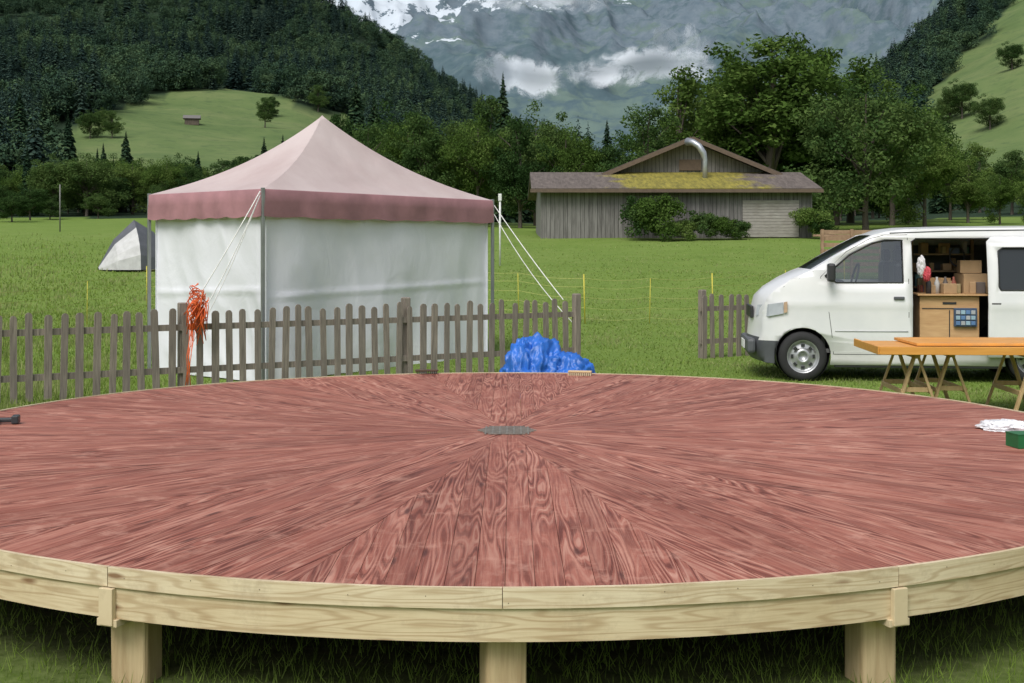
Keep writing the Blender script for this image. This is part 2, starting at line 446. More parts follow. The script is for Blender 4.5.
hgt=k.math('ADD',k.math('MULTIPLY',sp.outputs['Z'],0.001),k.math('MULTIPLY',nC,0.6))
hgt=k.math('ADD',hgt,k.math('MULTIPLY',k.math('SUBTRACT',0.88,sn_.outputs['Z']),0.45))
c=k.mix(k.ramp(hgt,[(0.70,0.0),(0.84,1.0)]),low,rock)
sn=k.math('ADD',k.math('MULTIPLY',sp.outputs['Z'],0.0008),k.math('MULTIPLY',nD,0.9))
sn=k.math('SUBTRACT',sn,k.math('MULTIPLY',sp.outputs['X'],0.00038))
sn=k.math('ADD',sn,k.math('MULTIPLY',k.math('SUBTRACT',sn_.outputs['Z'],0.85),0.35))
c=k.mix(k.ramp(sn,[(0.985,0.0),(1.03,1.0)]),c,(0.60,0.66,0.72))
c=k.mix(0.18,c,(0.17,0.22,0.26))  # haze painted in: whole mountain colour pulled towards blue-grey
k.base(c); k.set(Roughness=0.95); k.b.inputs['Specular IOR Level'].default_value=0.0
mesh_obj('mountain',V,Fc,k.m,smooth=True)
def cloud_mat(name,th0,seed,amax):
    k=NB(name)
    tc=k.node('ShaderNodeTexCoord'); mp=k.node('ShaderNodeMapping'); mp.inputs['Location'].default_value=(seed,seed,0); mp.inputs['Scale'].default_value=(3.0,1.2,0)
    k.link(tc.outputs['UV'],mp.inputs[0]); n=k.noise(mp.outputs[0],2.2,9,0.62,0.5)
    s=k.node('ShaderNodeSeparateXYZ'); k.link(tc.outputs['UV'],s.inputs[0])
    def edge(o): return k.math('MULTIPLY',k.math('MULTIPLY',o,k.math('SUBTRACT',1.0,o)),4.0)
    e=k.math('MULTIPLY',k.math('POWER',edge(s.outputs[0]),0.6),k.math('POWER',edge(s.outputs[1]),0.9))
    al=k.ramp(k.math('MULTIPLY',n,e),[(th0,0.0),(th0+0.22,amax)],'EASE')
    tr=k.node('ShaderNodeBsdfTransparent'); ms=k.node('ShaderNodeMixShader'); tl=k.node('ShaderNodeBsdfTranslucent'); tl.inputs[0].default_value=(.8,.84,.9,1)
    df=k.node('ShaderNodeBsdfDiffuse'); df.inputs[0].default_value=(.76,.81,.87,1)
    m2=k.node('ShaderNodeMixShader'); m2.inputs[0].default_value=0.3; k.link(df.outputs[0],m2.inputs[1]); k.link(tl.outputs[0],m2.inputs[2])
    k.link(al,ms.inputs[0]); k.link(tr.outputs[0],ms.inputs[1]); k.link(m2.outputs[0],ms.inputs[2]); k.link(ms.outputs[0],k.out.inputs[0])
    return k.m
def cloud(px0,px1,py0,py1,d,seed,th0,amax=0.85):
    V=[];Fc=[];U=[]; A,B=40,10
    for j in range(B):
        for i in range(A):
            s,t=i/(A-1),j/(B-1); px=px0+(px1-px0)*s; py=py1+(py0-py1)*t; dd=d+120*t+40*math.sin(s*9+seed)+25*math.sin(t*6)
            py+=5*math.sin(s*5+seed)
            V.append(((px-512)/F*dd,dd,HC+(HY-py)/F*dd)); U.append((s,t))
    for j in range(B-1):
        for i in range(A-1): a=j*A+i; Fc.append((a,a+1,a+A+1,a+A))
    mesh_obj('cloud',V,Fc,cloud_mat('cloud_vapour',th0,seed,amax),smooth=True,uvs=U)
cloud(550,735,42,96,1300,1.3,0.24,0.9)
cloud(460,585,46,104,1290,4.1,0.25,0.85)
cloud(630,730,10,80,1280,9.2,0.34,0.5)
cloud(440,640,-30,24,1285,3.2,0.30,0.7)

# ---------------------------------------------------------------- deck (round stage)
DX,DY,DR,DZ=-0.036,9.11,4.19,0.51
deck=empty('round_wooden_stage',(DX,DY,0))
k=NB('red_stained_boards')
tc=k.node('ShaderNodeTexCoord')
def uvm(sx,sy):
    mp=k.node('ShaderNodeMapping'); k.link(tc.outputs['UV'],mp.inputs[0]); mp.inputs['Scale'].default_value=(sx,sy,1); return mp.outputs[0]
big_n=k.noise(uvm(7.5,0.5),1.0,2.0,0.4)
ring=k.math('ADD',k.math('MULTIPLY',k.math('SINE',k.math('MULTIPLY',big_n,95.0)),0.5),0.5)
fine=k.noise(uvm(190,2.6),1,4,0.6)
fine2=k.noise(uvm(60,1.1),1,4,0.6)
patch=k.noise(uvm(9,1.0),1,5,0.7)
gstr=k.ramp(k.noise(uvm(4,0.6),1,2),[(0.38,0.2),(0.60,1.0)])
body=k.ramp(patch,[(0.3,(0.27,0.080,0.052)),(0.5,(0.39,0.135,0.094)),(0.72,(0.56,0.26,0.19))])
dark=k.mix(1.0,body,(0.42,0.30,0.28),'MULTIPLY')
c=k.mix(k.math('MULTIPLY',k.ramp(ring,[(0.6,0.0),(0.95,0.95)]),gstr),body,dark)
c=k.mix(k.math('MULTIPLY',k.ramp(ring,[(0.0,0.6),(0.2,0.0)]),gstr),c,(0.66,0.38,0.29))
c=k.mix(k.ramp(fine,[(0.52,0.0),(0.74,0.55)]),c,(0.62,0.35,0.26))
c=k.mix(k.ramp(fine2,[(0.30,0.65),(0.46,0.0)]),c,(0.19,0.055,0.04))
pa=k.node('ShaderNodeAttribute'); pa.attribute_name='tint'
c=k.mix(1.0,c,k.ramp(pa.outputs['Fac'],[(0,(0.74,0.69,0.67)),(0.5,(0.94,0.92,0.91)),(1,(1.0,1.0,1.0))]),'MULTIPLY')
sc=k.noise(k.coord('Object'),3.5,6,0.75); c=k.mix(k.ramp(sc,[(0.55,0.0),(0.70,0.6)]),c,(0.60,0.33,0.255))
wide=k.noise(k.coord('Object'),0.7,4,0.55); c=k.mix(1.0,c,k.ramp(wide,[(0.3,(0.82,0.78,0.77)),(0.7,(1.0,1.0,1.0))]),'MULTIPLY')
vo=k.node('ShaderNodeTexVoronoi'); vo.inputs['Scale'].default_value=1; k.link(uvm(7,1.3),vo.inputs['Vector'])
c=k.mix(k.ramp(vo.outputs['Distance'],[(0.05,0.85),(0.13,0.0)]),c,(0.09,0.028,0.022))
k.base(c); k.link(k.ramp(sc,[(0.3,0.5),(0.7,0.7)]),k.b.inputs['Roughness']); k.b.inputs['Specular IOR Level'].default_value=0.3
k.bump(k.math('ADD',k.math('MULTIPLY',ring,0.4),fine),0.3,0.002)
V=[];Fc=[];UV=[];TI=[]
NS=16; ha=math.pi/NS; bw=0.118; gap=0.0011
for s in range(NS):
    th0=-math.pi/2+s*2*math.pi/NS
    ax=(math.cos(th0),math.sin(th0)); cxv=(-ax[1],ax[0])
    W=DR*math.sin(ha); nb=int(math.ceil(2*W/bw))
    for i in range(nb):
        c0=-W+i*bw+gap; c1=min(-W+(i+1)*bw-gap,W-0.001)
        if c1-c0<0.01: continue
        def tl(c): return abs(c)/math.tan(ha)+gap*4
        def tu(c): return math.sqrt(max(0,DR*DR-c*c))
        pts=[(c0,tl(c0))]+([(0,tl(0))] if c0<0<c1 else [])+[(c1,tl(c1)),(c1,tu(c1)),((c0+c1)/2,tu((c0+c1)/2)),(c0,tu(c0))]
        if pts[-1][1]-max(tl(c0),tl(c1))<0.01 and tu(c1)<=tl(c1)+0.005: continue
        off=(random.uniform(0,50),random.uniform(0,50)); ti=random.random(); zj=random.uniform(-0.0008,0.0008)
        b=len(V); m=len(pts)
        for zt in (DZ+zj,DZ-0.028):
            for (c_,t_) in pts:
                V.append((ax[0]*t_+cxv[0]*c_,ax[1]*t_+cxv[1]*c_,zt)); UV.append((c_+off[0],t_+off[1])); TI.append(ti)
        Fc.append(tuple(b+q for q in range(m)))
        for q in range(m): q2=(q+1)%m; Fc.append((b+q2,b+q,b+m+q,b+m+q2))
dk=mesh_obj('deck_boards',V,Fc,k.m,deck,uvs=UV)
bm=bmesh.new(); bm.from_mesh(dk.data); bmesh.ops.recalc_face_normals(bm,faces=bm.faces); bm.to_mesh(dk.data); bm.free()
a_=dk.data.attributes.new('tint','FLOAT','POINT'); a_.data.foreach_set('value',TI)
def pine(name,dark,mid,light):
    k=NB(name); tc=k.node('ShaderNodeTexCoord'); mp=k.node('ShaderNodeMapping'); k.link(tc.outputs['UV'],mp.inputs[0]); mp.inputs['Scale'].default_value=(0.9,9,1)
    n=k.node('ShaderNodeTexNoise'); n.inputs['Scale'].default_value=1; n.inputs['Detail'].default_value=2; k.link(mp.outputs[0],n.inputs['Vector'])
    r=k.math('ADD',k.math('MULTIPLY',k.math('SINE',k.math('MULTIPLY',n.outputs['Fac'],75.0)),0.5),0.5)
    mp2=k.node('ShaderNodeMapping'); k.link(tc.outputs['UV'],mp2.inputs[0]); mp2.inputs['Scale'].default_value=(4,90,1)
    f=k.noise(mp2.outputs[0],1,4); p=k.noise(k.coord('Object'),1.6,5,0.65)
    c=k.ramp(p,[(0.3,mid),(0.7,light)]); c=k.mix(k.math('MULTIPLY',k.ramp(r,[(0.55,0.0),(1.0,1.0)]),0.55),c,dark)
    c=k.mix(k.ramp(f,[(0.45,0.0),(0.75,0.5)]),c,dark)
    st=k.noise(k.coord('Object'),5,6,0.75); c=k.mix(k.ramp(st,[(0.52,0.0),(0.70,0.4)]),c,(0.32,0.23,0.14))
    vo=k.node('ShaderNodeTexVoronoi'); vo.inputs['Scale'].default_value=1; mp4=k.node('ShaderNodeMapping'); k.link(tc.outputs['UV'],mp4.inputs[0]); mp4.inputs['Scale'].default_value=(2.4,9,1); k.link(mp4.outputs[0],vo.inputs['Vector'])
    c=k.mix(k.ramp(vo.outputs['Distance'],[(0.06,0.9),(0.15,0.0)]),c,(0.20,0.10,0.045))
    k.base(c); k.set(Roughness=0.75); k.bump(f,0.3,0.003); return k.m
pin=pine('pine_ply',(0.38,0.26,0.14),(0.58,0.46,0.29),(0.72,0.62,0.44))
pin2=pine('pine_board',(0.35,0.23,0.115),(0.53,0.41,0.24),(0.67,0.56,0.37))
def ring_seg(name,a0,a1,r0,r1,z0,z1,mat,off):
    V=[];U=[];Fc=[];n=40
    for i in range(n+1):
        a=a0+(a1-a0)*i/n
        for (r,z,vv) in ((r1,z0,0),(r1,z1,z1-z0),(r0,z1,z1-z0+r1-r0),(r0,z0,0.5)):
            V.append((r*math.cos(a),r*math.sin(a),z)); U.append((a*r1+off,vv+off*0.37))
    for i in range(n):
        b=i*4
        for q in range(4): q2=(q+1)%4; Fc.append((b+q,b+4+q,b+4+q2,b+q2))
    Fc+= [(0,1,2,3),(n*4+3,n*4+2,n*4+1,n*4)]
    o=mesh_obj(name,V,Fc,mat,deck,uvs=U)
    bm=bmesh.new(); bm.from_mesh(o.data); bmesh.ops.recalc_face_normals(bm,faces=bm.faces); bm.to_mesh(o.data); bm.free(); return o
for s in range(8):
    a0=-math.pi/2+(s-0.5)*math.pi/4
    b0=a0
    ring_seg('rim_trim',b0+0.0005,b0+math.pi/8-0.0005,DR+0.004,DR+0.024,DZ-0.074,DZ+0.006,pin,s*3.1)
    ring_seg('rim_trim',b0+math.pi/8+0.0002,b0+math.pi/4-0.0005,DR+0.004,DR+0.0238,DZ-0.074,DZ+0.006,pin,s*3.1+1.7)
    ring_seg('rim_board',a0+0.0015,a0+math.pi/4-0.0015,DR-0.03,DR+0.012,DZ-0.205,DZ-0.076,pin2,s*5.3)
    ca,sa=math.cos(a0),math.sin(a0)
    box('joint_batten',(ca*(DR+0.026),sa*(DR+0.026),DZ-0.154),(0.026,0.068,0.15),pin2,a0,deck,0.002)
    box('joint_block',(ca*(DR-0.02),sa*(DR-0.02),DZ-0.2205),(0.1,0.10,0.03),pin2,a0,deck,0.002)
scr=[]
for q in range(84):
    a=2*math.pi*q/84+random.uniform(-.008,.008)
    scr.append(((math.cos(a)*(DR+0.0235),math.sin(a)*(DR+0.0235),DZ-0.035+random.uniform(-.02,.02)),(0.003,0.004,0.004),a))
boxes('screws',scr,simple('screw',(0.22,0.17,0.11),0.4),deck)
post=wood('larch_post',(0.32,0.21,0.10),(0.64,0.51,0.30),30,2.2,0.75,bump=0.5)
psub=wood('joist_wood',(0.25,0.17,0.09),(0.42,0.32,0.18),20,2,0.8)
for s in range(16):
    a=-math.pi/2+s*math.pi/8; r=DR-0.16; m=28
    Vv=[]; Ff=[]
    zs=[-0.1,0.1,0.2,DZ-0.206]
    for zi in zs:
        for q in range(m):
            t=2*math.pi*q/m; e=7.0
            cx_=abs(math.cos(t))**(2/e)*math.copysign(1,math.cos(t)); sy_=abs(math.sin(t))**(2/e)*math.copysign(1,math.sin(t))
            w=0.083*(1+0.03*noise.noise(Vector((q*0.6,zi*4,s)))); ra=a+(0.22 if s%3==0 else -0.12)
            x_,y_=cx_*w,sy_*w
            Vv.append((math.cos(a)*r+x_*math.cos(ra)-y_*math.sin(ra),math.sin(a)*r+x_*math.sin(ra)+y_*math.cos(ra),zi))
    for i in range(len(zs)-1):
        for q in range(m): q2=(q+1)%m; Ff.append((i*m+q,i*m+q2,(i+1)*m+q2,(i+1)*m+q))
    Ff.append(tuple((len(zs)-1)*m+q for q in range(m)))
    mesh_obj('post',Vv,Ff,post,deck,smooth=False)
    box('joist',(math.cos(a)*r*0.49,math.sin(a)*r*0.49,DZ-0.11),(r*0.9,0.06,0.14),psub,a,deck)
for s in range(8):
    a=-math.pi/2+s*math.pi/4; box('inner_post',(math.cos(a)*2,math.sin(a)*2,0.15),(0.14,0.14,0.4),post,a,deck)
stl=simple('galvanised',(0.26,0.24,0.21),0.5,0.2,20,0.5)
pl=[]
for i in range(9): pl.append(((0,-0.18+i*0.045,DZ+0.007),(0.42-abs(i-4)*0.04,0.014,0.006),0))
for i in range(7): pl.append(((-0.15+i*0.05,0,DZ+0.0055),(0.012,0.36,0.006),0))
boxes('centre_grate',pl,stl,deck)
dp=lambda px,py:((px-512)/F*(F*1.31/(py-HY)),F*1.31/(py-HY))
x,y=dp(427,373.5); br=empty('scrubbing_brush',(x,y-0.03,DZ),0.1)
box('back',(0,0,0.035),(0.24,0.06,0.02),simple('brush_back',(0.08,0.05,0.03)),parent=br,bv=.005); boxes('bristles',[((-0.1+i*0.02,j*0.02,0.013),(0.008,0.008,0.025)) for i in range(11) for j in(-1,0,1)],simple('bristle',(0.04,0.04,0.04)),br)
x,y=dp(580,375.5); br=empty('paint_brush',(x,y,DZ),-0.2)
box('stock',(0,0,0.04),(0.24,0.06,0.02),simple('brush_wood',(0.6,0.45,0.25)),parent=br,bv=.006); boxes('bristles',[((-0.11+i*0.02,j*0.02,0.015),(0.012,0.012,0.03)) for i in range(12) for j in(-1,0,1)],simple('bristle2',(0.55,0.45,0.3)),br)
x,y=dp(1020,447); gb=empty('green_fastener_box',(x+0.05,y,DZ),0.15)
gm_=simple('green_card',(0.01,0.13,0.04),0.5); box('carton',(0,0,0.045),(0.22,0.16,0.086),gm_,parent=gb,bv=.003); box('label',(0,-0.0815,0.045),(0.12,0.002,0.04),simple('label_w',(0.7,0.7,0.7)),parent=gb)
box('lid_flap',(0,0,0.092),(0.224,0.164,0.006),gm_,parent=gb)
def blob(name,c,s,mat,amp,fr,seed,parent=None,sub=5,zmin=None,smooth=True):
    bm=bmesh.new(); bmesh.ops.create_icosphere(bm,subdivisions=sub,radius=1)
    for v in bm.verts:
        p=v.co.copy(); d=0
        for o_ in range(4): d+=(1-2*abs(noise.noise(p*fr*(1.9**o_)+Vector((seed,seed*2,o_)))))*amp/(1.8**o_)
        q=p*(1+d-amp); v.co=Vector((c[0]+q.x*s[0],c[1]+q.y*s[1],c[2]+q.z*s[2]))
        if zmin is not None and v.co.z<zmin: v.co.z=zmin+0.002*p.x
    me=bpy.data.meshes.new(name); bm.to_mesh(me); bm.free(); me.materials.append(mat)
    if smooth: me.polygons.foreach_set('use_smooth',[True]*len(me.polygons))
    return link(bpy.data.objects.new(name,me),parent)
bagm=simple('bag_film',(0.78,0.78,0.8),0.25)
x,y=dp(1006,429); blob('plastic_bag',(x,y,DZ+0.015),(0.18,0.16,0.045),bagm,0.3,1.6,3,zmin=DZ+0.003,smooth=False)
x,y=dp(2,424); dr=empty('cordless_drill',(x-0.06,y,DZ),0.4)
dk_=simple('drill_black',(0.03,0.035,0.04),0.4); tq=simple('drill_teal',(0.10,0.12,0.12),0.45)
lathe('motor_body',[(0.0,-0.1),(0.025,-0.1),(0.032,-0.08),(0.032,0.04),(0.02,0.07),(0.012,0.075),(0.012,0.11),(0,0.11)],tq,dr,(0,0,0.034),'Y',16)
box('handle',(0.08,-0.04,0.03),(0.12,0.04,0.035),dk_,-0.2,dr,.01); box('battery',(0.15,-0.055,0.035),(0.05,0.1,0.06),dk_,-0.2,dr,.008)

# ---------------------------------------------------------------- picket fence
k=NB('weathered_picket'); n=k.noise(k.coord('Object',(45,45,3)),1,5,0.6); n2=k.noise(k.coord('Object',(6,6,1)),1,3)
c=k.ramp(n,[(0.3,(0.12,0.10,0.082)),(0.7,(0.34,0.29,0.24))]); c=k.mix(k.ramp(n2,[(0.35,0.6),(0.65,0.0)]),c,(0.15,0.13,0.115))
k.base(c); k.set(Roughness=0.9); k.bump(n,0.3,0.01); pk=k.m
def fence(name,A,B,posts,h=1.06):
    A=Vector((*A,0));B=Vector((*B,0)); D=B-A; L=D.length; d=D.normalized(); rz=math.atan2(d.y,d.x)
    e=empty(name,(A.x,A.y,0),rz)
    V=[];Fc=[]; n=int(L/0.178)
    for i in range(n+1):
        s=i*L/n+random.uniform(-.015,.015); w=random.uniform(0.072,0.092); hh=h+random.uniform(-.035,.03); z0=0.05+random.uniform(-.02,.02); tl=random.uniform(-.03,.03)
        P=[(-w/2,z0),(w/2,z0),(w/2,hh-0.035),(w*0.32,hh-0.008),(0,hh),(-w*0.32,hh-0.008),(-w/2,hh-0.035)]
        b=len(V);m=len(P)
        for yv in(-0.045,-0.022):
            for (a,z) in P: V.append((s+a+tl*z,yv,z))
        Fc.append(tuple(b+q for q in range(m))); Fc.append(tuple(b+m+q for q in range(m))[::-1])
        for q in range(m): q2=(q+1)%m; Fc.append((b+q2,b+q,b+m+q,b+m+q2))
    mesh_obj('pickets',V,Fc,pk,e)
    boxes('rails',[((L/2,0,0.32),(L+0.1,0.04,0.075)),((L/2,0,0.84),(L+0.1,0.04,0.075))],pk,e)
    boxes('posts',[((p*L,-0.02 if p in(0,1) else 0.06,(h+0.06)/2),(0.105,0.10,h+0.1)) for p in posts],pk,e,0.012)
    return e
fence('picket_fence',(-6.6,14.0),(0.93,18.7),[0,0.345,0.69,1.0])
fence('picket_fence',(3.02,20.3),(4.9,21.4),[0.02,0.98])

on=simple('orange_net',(0.75,0.13,0.03),0.5,0.2)
ne=empty('orange_safety_net',(-3.82,15.55,0))
L=[]
for i in range(60):
    a=random.uniform(-.13,.13); b=random.uniform(-.07,.07); zt=random.uniform(1.0,1.33); zb=zt-random.uniform(0.15,0.4)
    sw=random.uniform(-.12,.1)
    L.append(([(a*0.6+0.05,b,zt),(a+0.03*math.sin(i),b*1.4,(zt+zb)/2+.05),(a*0.7+sw,b,zb)],0.006))
for i in range(22):
    zt=random.uniform(0.9,1.25); r=random.uniform(.04,.11)
    L.append(([(r*math.cos(t),r*.6*math.sin(t),zt+t*0.03+0.02*math.sin(t*3+i)) for t in np.linspace(0,5,9)],0.006))
for i in range(5):
    L.append(([(random.uniform(-.1,0),0,0.9),(-.08+random.uniform(-.04,.04),-.05,0.5),(-.1+random.uniform(-.05,.05),-.08,0.12)],0.005))
tubes('net_strands',L,on,ne,4)

# ---------------------------------------------------------------- marquee tent
tent=empty('pop_up_tent')
Nn=Vector((-3.27,16.8,0));Lc=Vector((-5.3,18.7,0));Rc=Vector((-0.32,21.0,0));Fr=Lc+Rc-Nn
pkx=Vector((-2.95,19.9,3.86)); ez=2.585
k=NB('faded_pink_canvas'); v=k.coord()
n1=k.noise(v,0.8,5,0.6); c=k.ramp(n1,[(0.3,(0.56,0.44,0.43)),(0.7,(0.70,0.595,0.58))]); k.base(c); k.set(Roughness=0.75)
tr=k.node('ShaderNodeBsdfTranslucent'); k.link(c,tr.inputs[0]); ms=k.node('ShaderNodeMixShader'); ms.inputs[0].default_value=0.2
k.link(k.b.outputs[0],ms.inputs[1]); k.link(tr.outputs[0],ms.inputs[2]); k.link(ms.outputs[0],k.out.inputs[0]); k.bump(k.noise(v,2.0,4,0.55,0.4),0.3,0.06)
roofm=k.m
valm=simple('mauve_valance',(0.33,0.165,0.18),0.75,0.18,3,bump=0.3)
cor=[Nn,Rc,Fr,Lc]
V=[];Fc=[];G=24
for e in range(4):
    A,B=cor[e],cor[(e+1)%4]; b=len(V)
    for i in range(G+1):
        t=i/G
        for j in range(G+1):
            s=j/G; edge=A.lerp(B,s); p=edge.lerp(pkx,t)
            zc=ez+(pkx.z-ez)*(0.56*t+0.44*t**2.4)
            sag=0.10*math.sin(math.pi*s)*(1-t)*math.sin(math.pi*min(1,t*1.4+0.12))
            V.append((p.x,p.y,zc-sag+0.03*math.sin(math.pi*s)*noise.noise(Vector((p.x*2.5,p.y*2.5,t*5)))))
    for i in range(G):
        for j in range(G): q=b+i*(G+1)+j; Fc.append((q,q+1,q+G+2,q+G+1))
o=mesh_obj('roof_canopy',V,Fc,roofm,tent,smooth=True)
bm=bmesh.new(); bm.from_mesh(o.data); bmesh.ops.remove_doubles(bm,verts=bm.verts,dist=0.002)
for ed in bm.edges:
    if len(ed.link_faces)==2 and ed.calc_face_angle(0)>math.radians(16): ed.smooth=False
bm.to_mesh(o.data); bm.free()
V=[];Fc=[]
ctr=(Nn+Fr)/2
for e in range(4):
    A,B=cor[e],cor[(e+1)%4]; b=len(V); out=((A+B)/2-ctr).normalized(); m=60
    for i in range(m+1):
        s=i/m; p=A.lerp(B,s)
        for q,(zo,oo) in enumerate(((0.0,0.0),(-0.012,0.02),(-0.17,0.025),(-0.36,0.03))):
            wv=(0.015*math.sin(s*45+e)*(q/3)+0.04*noise.noise(Vector((s*9,q*.6,e)))*(q/3))*math.sin(math.pi*s)
            pp=p+out*(oo+wv); V.append((pp.x,pp.y,ez+zo+((-0.02*abs(math.sin(s*22))+0.015*noise.noise(Vector((s*5,e,0)))) if q==3 else 0)))
    for i in range(m):
        for q in range(3): a=b+i*4+q; Fc.append((a,a+1,a+5,a+4))
mesh_obj('valance',V,Fc,valm,tent,smooth=True)
k=NB('white_tarpaulin'); v=k.coord()
k.base(k.ramp(k.noise(v,1.0,4),[(0.3,(0.82,0.83,0.88)),(0.7,(0.88,0.89,0.95))])); k.set(Roughness=0.42)
tr=k.node('ShaderNodeBsdfTranslucent'); tr.inputs[0].default_value=(.88,.88,.93,1); ms=k.node('ShaderNodeMixShader'); ms.inputs[0].default_value=0.12
k.link(k.b.outputs[0],ms.inputs[1]); k.link(tr.outputs[0],ms.inputs[2]); k.link(ms.outputs[0],k.out.inputs[0])
k.bump(k.noise(k.coord('Object',(1,1,0.8)),2.4,5,0.55,0.7),0.4,0.05)
V=[];Fc=[]
for e in range(4):
    A,B=cor[e],cor[(e+1)%4]; b=len(V); out=((A+B)/2-ctr).normalized(); m,h=110,60; Ls=(B-A).length
    for i in range(m+1):
        s=i/m; p=A.lerp(B,0.012+0.976*s)
        for j in range(h+1):
            t=j/h; z=0.02+t*2.3
            w1=noise.noise(Vector((s*Ls*0.9,z*0.6,e*7)))*0.16
            w2=(1-abs(noise.noise(Vector((s*Ls*2.0+z*0.9,z*0.8,e*3+1)))*2))*0.035
            w3=0.03*(1-t)*math.sin(s*Ls*4+e)+0.03*math.exp(-((z-1.15-0.1*s)/0.04)**2)
            pp=p+out*(-0.09+(w1+w2+w3)*(0.35+0.65*(1-t))*min(1,math.sin(math.pi*s)*5)); V.append((pp.x,pp.y,z))
    for i in range(m):
        for j in range(h): a=b+i*(h+1)+j; Fc.append((a,a+1,a+h+2,a+h+1))
mesh_obj('side_walls',V,Fc,k.m,tent,smooth=True)
alu=simple('tent_alu',(0.30,0.31,0.32),0.4,0.1,5,0.6)
PL=[]
for c_ in cor: PL.append(((c_.x,c_.y,1.3),(0.045,0.045,2.6),0.6))
boxes('poles',PL,alu,tent,0.004)
rope=simple('white_rope',(0.75,0.75,0.72),0.7)
def sagl(p,q,sg=0.03,n=8):
    p=Vector(p);q=Vector(q); return [tuple(p.lerp(q,i/n)-Vector((0,0,sg*4*(i/n)*(1-i/n)))) for i in range(n+1)]
tubes('guy_ropes',[(sagl((Nn.x-.03,Nn.y-.03,2.55),(-3.98,15.7,1.0)),0.008),(sagl((Nn.x-.03,Nn.y-.03,2.5),(-3.9,15.75,0.85),0.08),0.007),(sagl((Nn.x-.03,Nn.y-.03,2.5),(-4.1,15.9,0.4),0.12),0.006),
 (sagl((Rc.x+.03,Rc.y,2.5),(0.75,18.7,1.05)),0.008),(sagl((Rc.x+.03,Rc.y,2.35),(0.9,18.85,0.7),0.12),0.007)],rope,tent,5)

# ---------------------------------------------------------------- blue tarp
bt=simple('blue_poly_tarp',(0.022,0.13,0.50),0.42,0.35,4)
tp=empty('blue_tarp')
blob('heap',(0.30,15.7,0.10),(0.42,0.42,0.60),bt,0.17,1.8,5,tp,6,0.004)
blob('fold',(0.66,15.6,0.08),(0.38,0.4,0.42),bt,0.17,2.1,9,tp,6,0.006)
blob('flap',(0.12,15.6,0.05),(0.22,0.3,0.60),bt,0.17,2.3,14,tp,5,0.008)

# ---------------------------------------------------------------- small camping tent on the meadow
d=42; x=(134-512)/F*d; zg=ground_z(x,d)
ct=empty('camping_tent',(x,d,zg),0.5); ct.scale=(1.2,1.2,1.45)
V=[];Fc=[];prof=[(-0.95,0.12,0.05),(-0.55,0.75,0.60),(0,1.0,1.0),(0.55,0.85,0.75),(0.9,0.2,0.06)]
for (xa,w_,h_) in prof:
    V+=[(xa,w_*0.85*math.cos(math.pi*i/10),h_*1.12*(1-abs(1-i/5))**0.75) for i in range(11)]
mi=[]
for i in range(4):
    for q in range(10): a=i*11+q; Fc.append((a,a+11,a+12,a+1)); mi.append(0 if (i<2 and q>5) else 1)
mesh_obj('fly_sheet',V,Fc,[simple('fly_light',(0.5,0.5,0.5)),simple('fly_dark',(0.09,0.095,0.11))],ct,smooth=False,mi=mi)

# ---------------------------------------------------------------- electric net fence
yel=simple('yellow_post',(0.55,0.48,0.06),0.5); wir=simple('yellow_wire',(0.5,0.5,0.16),0.6)
ef=empty('electric_fence')
path=[(-0.47,24),(-0.40,21.5),(-0.285,31),(-0.04,31),(0.057,27),(0.157,27.5),(0.26,33),(0.45,34)]
P=[(u_*d_,d_) for u_,d_ in path]; PO=[];WR=[]
for i,(x,y) in enumerate(P):
    z=ground_z(x,y); PO.append(([(x,y,z),(x+random.uniform(-.03,.03),y,z+1.05)],0.014))
for a,b in zip(P[:-1],P[1:]):
    m=max(2,int(math.hypot(a[0]-b[0],a[1]-b[1])/3.2))
    for j in range(1,m):
        x=a[0]+(b[0]-a[0])*j/m;y=a[1]+(b[1]-a[1])*j/m; z=ground_z(x,y); PO.append(([(x,y,z),(x+random.uniform(-.04,.04),y,z+0.95)],0.008))
    for hgt in (0.12,0.34,0.56,0.78,0.96):
        pts=[]
        for j in range(13):
            t=j/12;x=a[0]+(b[0]-a[0])*t;y=a[1]+(b[1]-a[1])*t
            pts.append((x,y,ground_z(x,y)+hgt-0.05*abs(math.sin(t*m*math.pi))))
        WR.append((pts,0.0045))
tubes('posts',PO,yel,ef,6); tubes('wires',WR,wir,ef,3)
x=(60-512)/F*70; z=ground_z(x,70); tubes('marker_pole',[([(x,70,z),(x,70,z+2.6)],0.04)],simple('grey_pole',(0.15,0.15,0.14)))
x=(500-512)/F*44; z=ground_z(x,44); wp=empty('white_post',(x,44,z)); wm=simple('white_paint_post',(0.7,0.7,0.7)); tubes('pole',[([(0,0,0),(0,0,2.3)],0.035)],wm,wp); box('cap',(0,0,2.35),(0.12,0.12,0.25),wm,parent=wp,bv=.02)

# ---------------------------------------------------------------- barn
barn=empty('wooden_barn')
k=NB('barn_boards'); v=k.coord('Object')
sep=k.node('ShaderNodeSeparateXYZ'); k.link(v,sep.inputs[0])
bx=k.math('MULTIPLY',sep.outputs[0],5.0); fr=k.math('FRACT',bx); fl=k.math('FLOOR',bx)
wn=k.node('ShaderNodeTexWhiteNoise'); wn.noise_dimensions='1D'; k.link(fl,wn.inputs['W'])
c=k.ramp(wn.outputs['Value'],[(0,(0.095,0.09,0.085)),(0.5,(0.165,0.158,0.15)),(1,(0.245,0.235,0.225))])
st=k.noise(k.coord('Object',(14,14,1.2)),1,5,0.65); c=k.mix(0.6,c,k.ramp(st,[(0.3,(0.075,0.07,0.066)),(0.7,(0.26,0.25,0.24))]))
c=k.mix(k.ramp(fr,[(0.05,1.0),(0.12,0.0)]),c,(0.02,0.018,0.016))
k.base(c); k.set(Roughness=0.9); k.bump(fr,0.4,0.03); bwm=k.m
